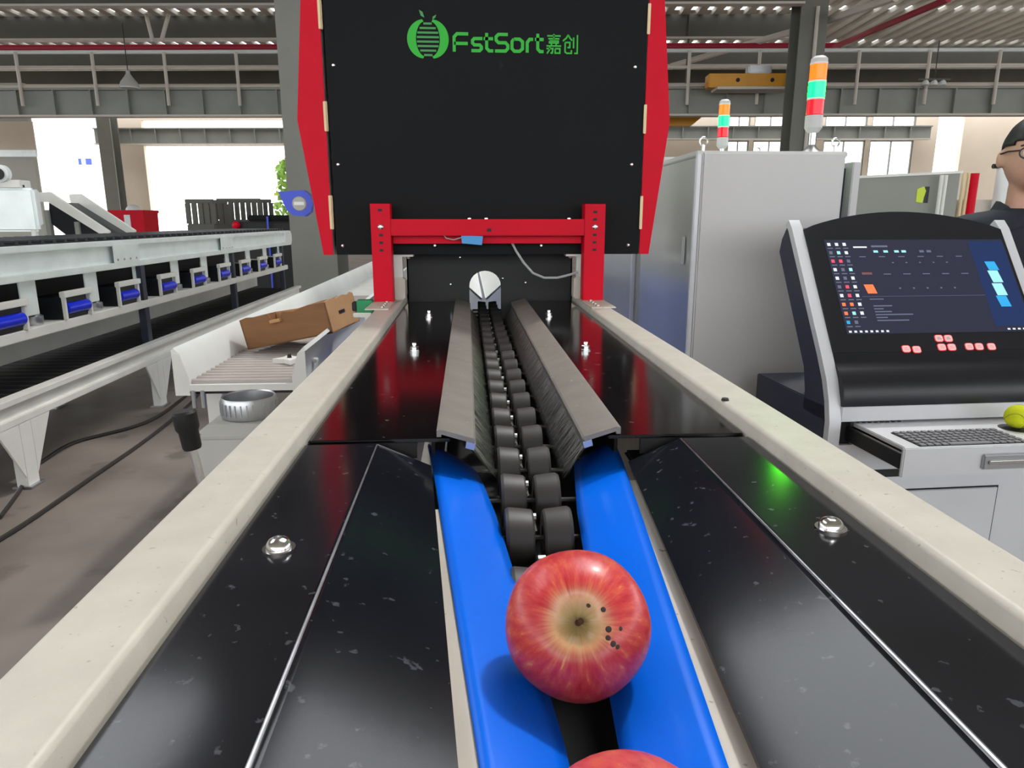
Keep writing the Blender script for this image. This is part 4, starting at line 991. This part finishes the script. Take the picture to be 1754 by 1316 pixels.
# keyboard tray
ty0, ty1, tz = -.285, .03, .795
tr = put('keyboard_tray', B().box(.045, WC-.04, ty0+.012, ty1, tz-.012, tz, .002), 'silver', co)
put('tray_front', B().box(.03, WC-.03, ty0, ty0+.012, tz-.075, tz+.004, .003), 'silver', co)
put('tray_slide', B().box(.03, .042, ty0+.012, ty1, tz-.055, tz-.014, .001), 'black', co, smooth=False)
put('tray_slide', B().box(WC-.042, WC-.03, ty0+.012, ty1, tz-.055, tz-.014, .001), 'black', co, smooth=False)
put('tray_floor', B().box(.042, WC-.042, ty0+.012, ty1, tz-.062, tz-.056), 'silver', co, smooth=False)
hx = .275
put('tray_handle', B().box(hx-.03, hx+.13, ty0-.010, ty0, tz-.058, tz-.018, .003), 'alu', co)
put('handle_grip', B().box(hx-.018, hx+.118, ty0-.016, ty0-.010, tz-.044, tz-.032, .002), 'steel', co)
kl = Rz @ (atZ(1525, 742, tz)-Vector(co.location)); kr = Rz @ (atZ(1704, 737, tz)-Vector(co.location)); kf = Rz @ (atZ(1568, 767, tz)-Vector(co.location))
kx0, kx1, ky1, ky0 = kl.x, kr.x, kl.y, kf.y
put('key_bed', B().box(kx0, kx1, ky0, ky1, tz, tz+.002, .0008), 'keybed', co)
nr, nc = 6, 15; kw, kh = (kx1-kx0)/nc, (ky1-ky0)/nr
km = B().box(-kw*.38, kw*.38, -kh*.35, kh*.35, 0, .004, .0012, 1).mesh('key_cap', 'keycap')
for r in range(nr):
    for c in range(nc):
        if r == 0 and 4 <= c <= 9:
            if c == 4: put('space_bar', B().box(kx0+kw*4.1, kx0+kw*9.9, ky0+kh*.12, ky0+kh*.88, tz+.002, tz+.006, .0012, 1), 'keycap', co)
            continue
        put('key_cap', km, None, co, (kx0+kw*(c+.5), ky0+kh*(r+.5), tz+.002))
bp = atZ(1742, 722, tz+.02); bl = Rz @ (bp-Vector(co.location))
put('ball_well', B().lathe([(0, .0006), (.04, .0006), (.043, 0), (0, 0)], 24, Matrix.Translation((bl.x, bl.y, tz))), 'black', co)
tb = thing('tennis_ball', 'yellow green tennis ball resting on the keyboard tray', 'ball', (bp.x, bp.y, tz+.001+.033))
put('felt', B().sphere((0, 0, 0), .033, 28, 18), 'ball', tb)
sm_ = []
for k in range(61):
    a = 2*math.pi*k/60; q = Vector((math.cos(a)+.28*math.cos(3*a), math.sin(a)-.28*math.sin(3*a), .95*math.sin(2*a))).normalized()*.0329; sm_.append(Matrix.Rotation(.7, 3, 'X') @ q)
put('seam', B().tube(sm_, .0011, 6, False), 'ballseam', tb)

# machines farther back on the right
def PY(px, py, y): return atY(px, py, y)
t = thing('grey_machine', 'low grey machine with sloping top behind the operator console', 'machine', (0, 4.2, 0))
a, c = PY(1468, 306, 4.2), PY(1645, 297, 4.2)
put('body', B().prism([(a.x, 0), (c.x, 0), (c.x, c.z), (a.x, a.z)], 'y', 0, .8), 'steelg', t, smooth=False)
put('top_plate', B().prism([(a.x-.01, a.z), (c.x+.01, c.z), (c.x+.01, c.z+.015), (a.x-.01, a.z+.015)], 'y', -.01, .8), 'frame', t, smooth=False)
p = PY(1578, 333, 4.2); put('sticker', B().prism([(p.x-.03, p.z-.045), (p.x+.01, p.z-.05), (p.x+.025, p.z+.02), (p.x+.01, p.z+.045), (p.x-.03, p.z+.03)], 'y', -.004, 0), 'lime', t, smooth=False)
put('sticker_edge', B().box(p.x+.02, p.x+.045, -.003, 0, p.z-.05, p.z+.045), 'charc', t, smooth=False)
for px in (1607, 1614): q_ = PY(px, 350, 4.15); put('tube', B().tube([(q_.x, -.05, .05), (q_.x, -.05, PY(px, 300, 4.15).z)], .011, 8), 'frame', t)
t = thing('pale_machine', 'pale cream machine with upright tubes beside the person', 'machine', (0, 4.6, 0))
a, c = PY(1645, 300, 4.6), PY(1745, 292, 4.6)
put('body', B().box(a.x, c.x, .0, .7, 0, PY(1690, 342, 4.6).z, .01), 'rail', t)
put('back_panel', B().box(a.x, c.x, .55, .6, .5, a.z, .004), 'rail', t)
for nm, px, r_, p0_, p1_, m in (('red_cylinder', 1662, .030, 347, 297, 'red'), ('pipe', 1645, .011, 347, 295, 'brass'), ('pipe', 1653, .010, 347, 296, 'brass'), ('white_cylinder', 1711, .042, 352, 288, 'white')):
    q0, q1 = PY(px, p0_, 4.54), PY(px, p1_, 4.54)
    put(nm, B().tube([(q0.x, -.06, q0.z-.12), (q0.x, -.06, q1.z)], r_, 14), m, t)
q1 = PY(1711, 285, 4.54); put('valve', B().tube([(q1.x-.04, -.06, q1.z), (q1.x+.05, -.06, q1.z+.003)], .015, 8), 'charc', t)
put('shelf', B().box(a.x-.02, c.x, -.12, 0, PY(1690, 349, 4.5).z-.14, PY(1690, 349, 4.5).z-.1, .004), 'rail', t)

# ---------------------------------------------------------------- person at the right edge
def skin_mesh(verts, edges, radii, sub=2):
    me = bpy.data.meshes.new('tmp'); me.from_pydata(verts, edges, []); o = bpy.data.objects.new('tmp', me); COL.objects.link(o)
    m = o.modifiers.new('s', 'SKIN'); m.use_smooth_shade = True
    for i, r in enumerate(radii): me.skin_vertices[0].data[i].radius = r if isinstance(r, tuple) else (r, r)
    me.skin_vertices[0].data[0].use_root = True
    s_ = o.modifiers.new('u', 'SUBSURF'); s_.levels = sub; s_.render_levels = sub
    dg = bpy.context.evaluated_depsgraph_get(); r = bpy.data.meshes.new_from_object(o.evaluated_get(dg))
    bpy.data.objects.remove(o, do_unlink=True); return r
hc = atY(1764, 268, 2.6)                         # middle of the head
pe = thing('person', 'person with short dark hair and glasses in a dark navy collared shirt behind the console', 'person', (hc.x, 2.6, 0), math.radians(-24))
pe.scale = (1.09, 1.09, 1.09)
zh = hc.z/1.09; zs = zh-.26                            # shoulder height
V = [(0, .02, .95), (0, .02, 1.15), (0, .02, zs-.03), (0, .012, zs+.07), (0, .01, zh-.05),
     (.10, .02, .90), (.11, .0, .50), (.11, .04, .09), (.11, -.12, .04), (-.10, .02, .90), (-.11, .0, .50), (-.11, .04, .09), (-.11, -.12, .04),
     (.19, .02, zs), (.24, .03, zs-.28), (.19, -.16, zs-.42), (-.19, .02, zs), (-.24, .03, zs-.28), (-.19, -.16, zs-.42), (.13, -.24, zs-.42), (-.13, -.24, zs-.42)]
E_ = [(0, 1), (1, 2), (2, 3), (3, 4), (0, 5), (5, 6), (6, 7), (7, 8), (0, 9), (9, 10), (10, 11), (11, 12), (2, 13), (13, 14), (14, 15), (15, 19), (2, 16), (16, 17), (17, 18), (18, 20)]
Rr = [(.15, .11), (.14, .10), (.15, .10), .050, .052, .085, .055, .04, .035, .085, .055, .04, .035, .06, .042, .034, .06, .042, .034, .03, .03]
body_me = skin_mesh(V, E_, Rr)
b = B(); b.bm.from_mesh(body_me)
# head, nose, ears as volumes fused by the voxel remesh
hb = B(); bmesh.ops.create_uvsphere(hb.bm, u_segments=32, v_segments=24, radius=1)
for v in hb.bm.verts:
    x, y, z = v.co; w_ = .076*(1-.20*max(0, -z)**1.5); 
    v.co = Vector((x*w_, y*.095*(1-.05*max(0, -z))-.012*max(0, -z)*(1 if y < 0 else 0), z*.118))+Vector((0, 0, zh))
tmp = bpy.data.meshes.new('h'); hb.bm.to_mesh(tmp); hb.bm.free(); b.bm.from_mesh(tmp)
b.sphere((0, -.098, zh-.022), .016, 12, 8, (.9, 1.2, 1.5)); b.sphere((0, -.092, zh+.005), .011, 12, 8, (.8, 1, 2.2))
b.sphere((0, -.088, zh-.098), .022, 12, 8, (1.4, .8, .8))
for s in (-1, 1):
    b.sphere((s*.084, .012, zh-.008), .031, 12, 8, (.34, .65, 1.05))
    for k in range(4):                             # fingers, thumb
        b.tube([(s*(.13-.005), -.25, zs-.405-.016*k), (s*(.10), -.285, zs-.41-.016*k), (s*.075, -.29+.004*k, zs-.412-.016*k)], [.009, .008, .007], 8)
    b.tube([(s*.14, -.24, zs-.39), (s*.12, -.265, zs-.37), (s*.10, -.275, zs-.365)], [.010, .009, .008], 8)
bo = put('body', b, 'skin', pe)
md = bo.modifiers.new('fuse', 'REMESH'); md.mode = 'VOXEL'; md.voxel_size = .0075; md.use_smooth_shade = True
md = bo.modifiers.new('smooth', 'SMOOTH'); md.factor = .5; md.iterations = 4
def grow(me, name, m, zlo, zhi, amt, keep=lambda v: True):
    bb = B(); bb.bm.from_mesh(me); bb.bm.normal_update()
    for v in bb.bm.verts: v.co += v.normal*amt
    bmesh.ops.delete(bb.bm, geom=[f for f in bb.bm.faces if not (zlo < f.calc_center_median().z < zhi and keep(f.calc_center_median()))], context='FACES')
    o = put(name, bb, m, pe); q = o.modifiers.new('cloth', 'SOLIDIFY'); q.thickness = .005; q.offset = 1; return o
grow(body_me, 'shirt', 'shirt', .93, zs+.085, .014, lambda c: not (c.y < -.06 and abs(c.x) > .12))
grow(body_me, 'trousers', 'trousers', .09, .97, .012, lambda c: abs(c.x) < .2)
for s in (-1, 1):
    put('shoe', B().box(s*.11-.058, s*.11+.058, -.21, .1, 0, .10, .04, 3), 'black', pe)
    put('eye', B().sphere((s*.032, -.0835, zh+.005), .0115, 12, 8), 'eye', pe); put('iris', B().sphere((s*.031, -.0925, zh+.005), .0052, 10, 6), 'hair', pe)
    put('eyebrow', B().tube([(s*.015, -.100, zh+.028), (s*.032, -.098, zh+.033), (s*.052, -.085, zh+.028)], [.003, .004, .0025], 8), 'hair', pe)
    put('collar', B().verts([(s*.004, -.092, zs+.03), (s*.055, -.098, zs+.015), (s*.088, -.02, zs+.06), (s*.085, .05, zs+.075), (s*.064, .06, zs+.115), (s*.066, .0, zs+.112), (s*.05, -.045, zs+.095)], [(0, 1, 2, 6), (2, 3, 4, 5), (2, 5, 6)]), 'shirt', pe, smooth=False)
    gl = [(s*.034+.024*math.cos(a)*(1 if abs(math.cos(a)) < .8 else 1.05), -.110, zh+.004+.019*math.sin(a)) for a in [2*math.pi*k/20 for k in range(21)]]
    put('glasses_rim', B().tube(gl, .0026, 6, False), 'charc', pe); put('glasses_temple', B().tube([(s*.058, -.109, zh+.012), (s*.080, -.06, zh+.013), (s*.087, .012, zh+.010)], .0028, 6), 'black', pe)
put('glasses_bridge', B().tube([(-.011, -.105, zh+.008), (0, -.108, zh+.011), (.011, -.105, zh+.008)], .0016, 6), 'charc', pe)
put('mouth', B().tube([(-.024, -.091, zh-.062), (0, -.1, zh-.06), (.024, -.091, zh-.062)], [.002, .005, .002], 8), 'lips', pe)
hb = B(); bmesh.ops.create_uvsphere(hb.bm, u_segments=40, v_segments=28, radius=1)
for v in hb.bm.verts:
    x, y, z = v.co*(1+random.uniform(-.006, .006)); v.co = Vector((x*.084, y*.104+.004, z*.126))+Vector((0, 0, zh+.006))
bmesh.ops.delete(hb.bm, geom=[f for f in hb.bm.faces if (lambda c: (c.y < .0 and c.z < zh+.050+.016*(abs(c.x) < .05)-(.02 if abs(c.x) > .066 else 0)) or c.z < zh-.002 or (c.y < .045 and c.z < zh+.03))(f.calc_center_median())], context='FACES')
o = put('hair', hb, 'hair', pe); q = o.modifiers.new('t', 'SOLIDIFY'); q.thickness = .008
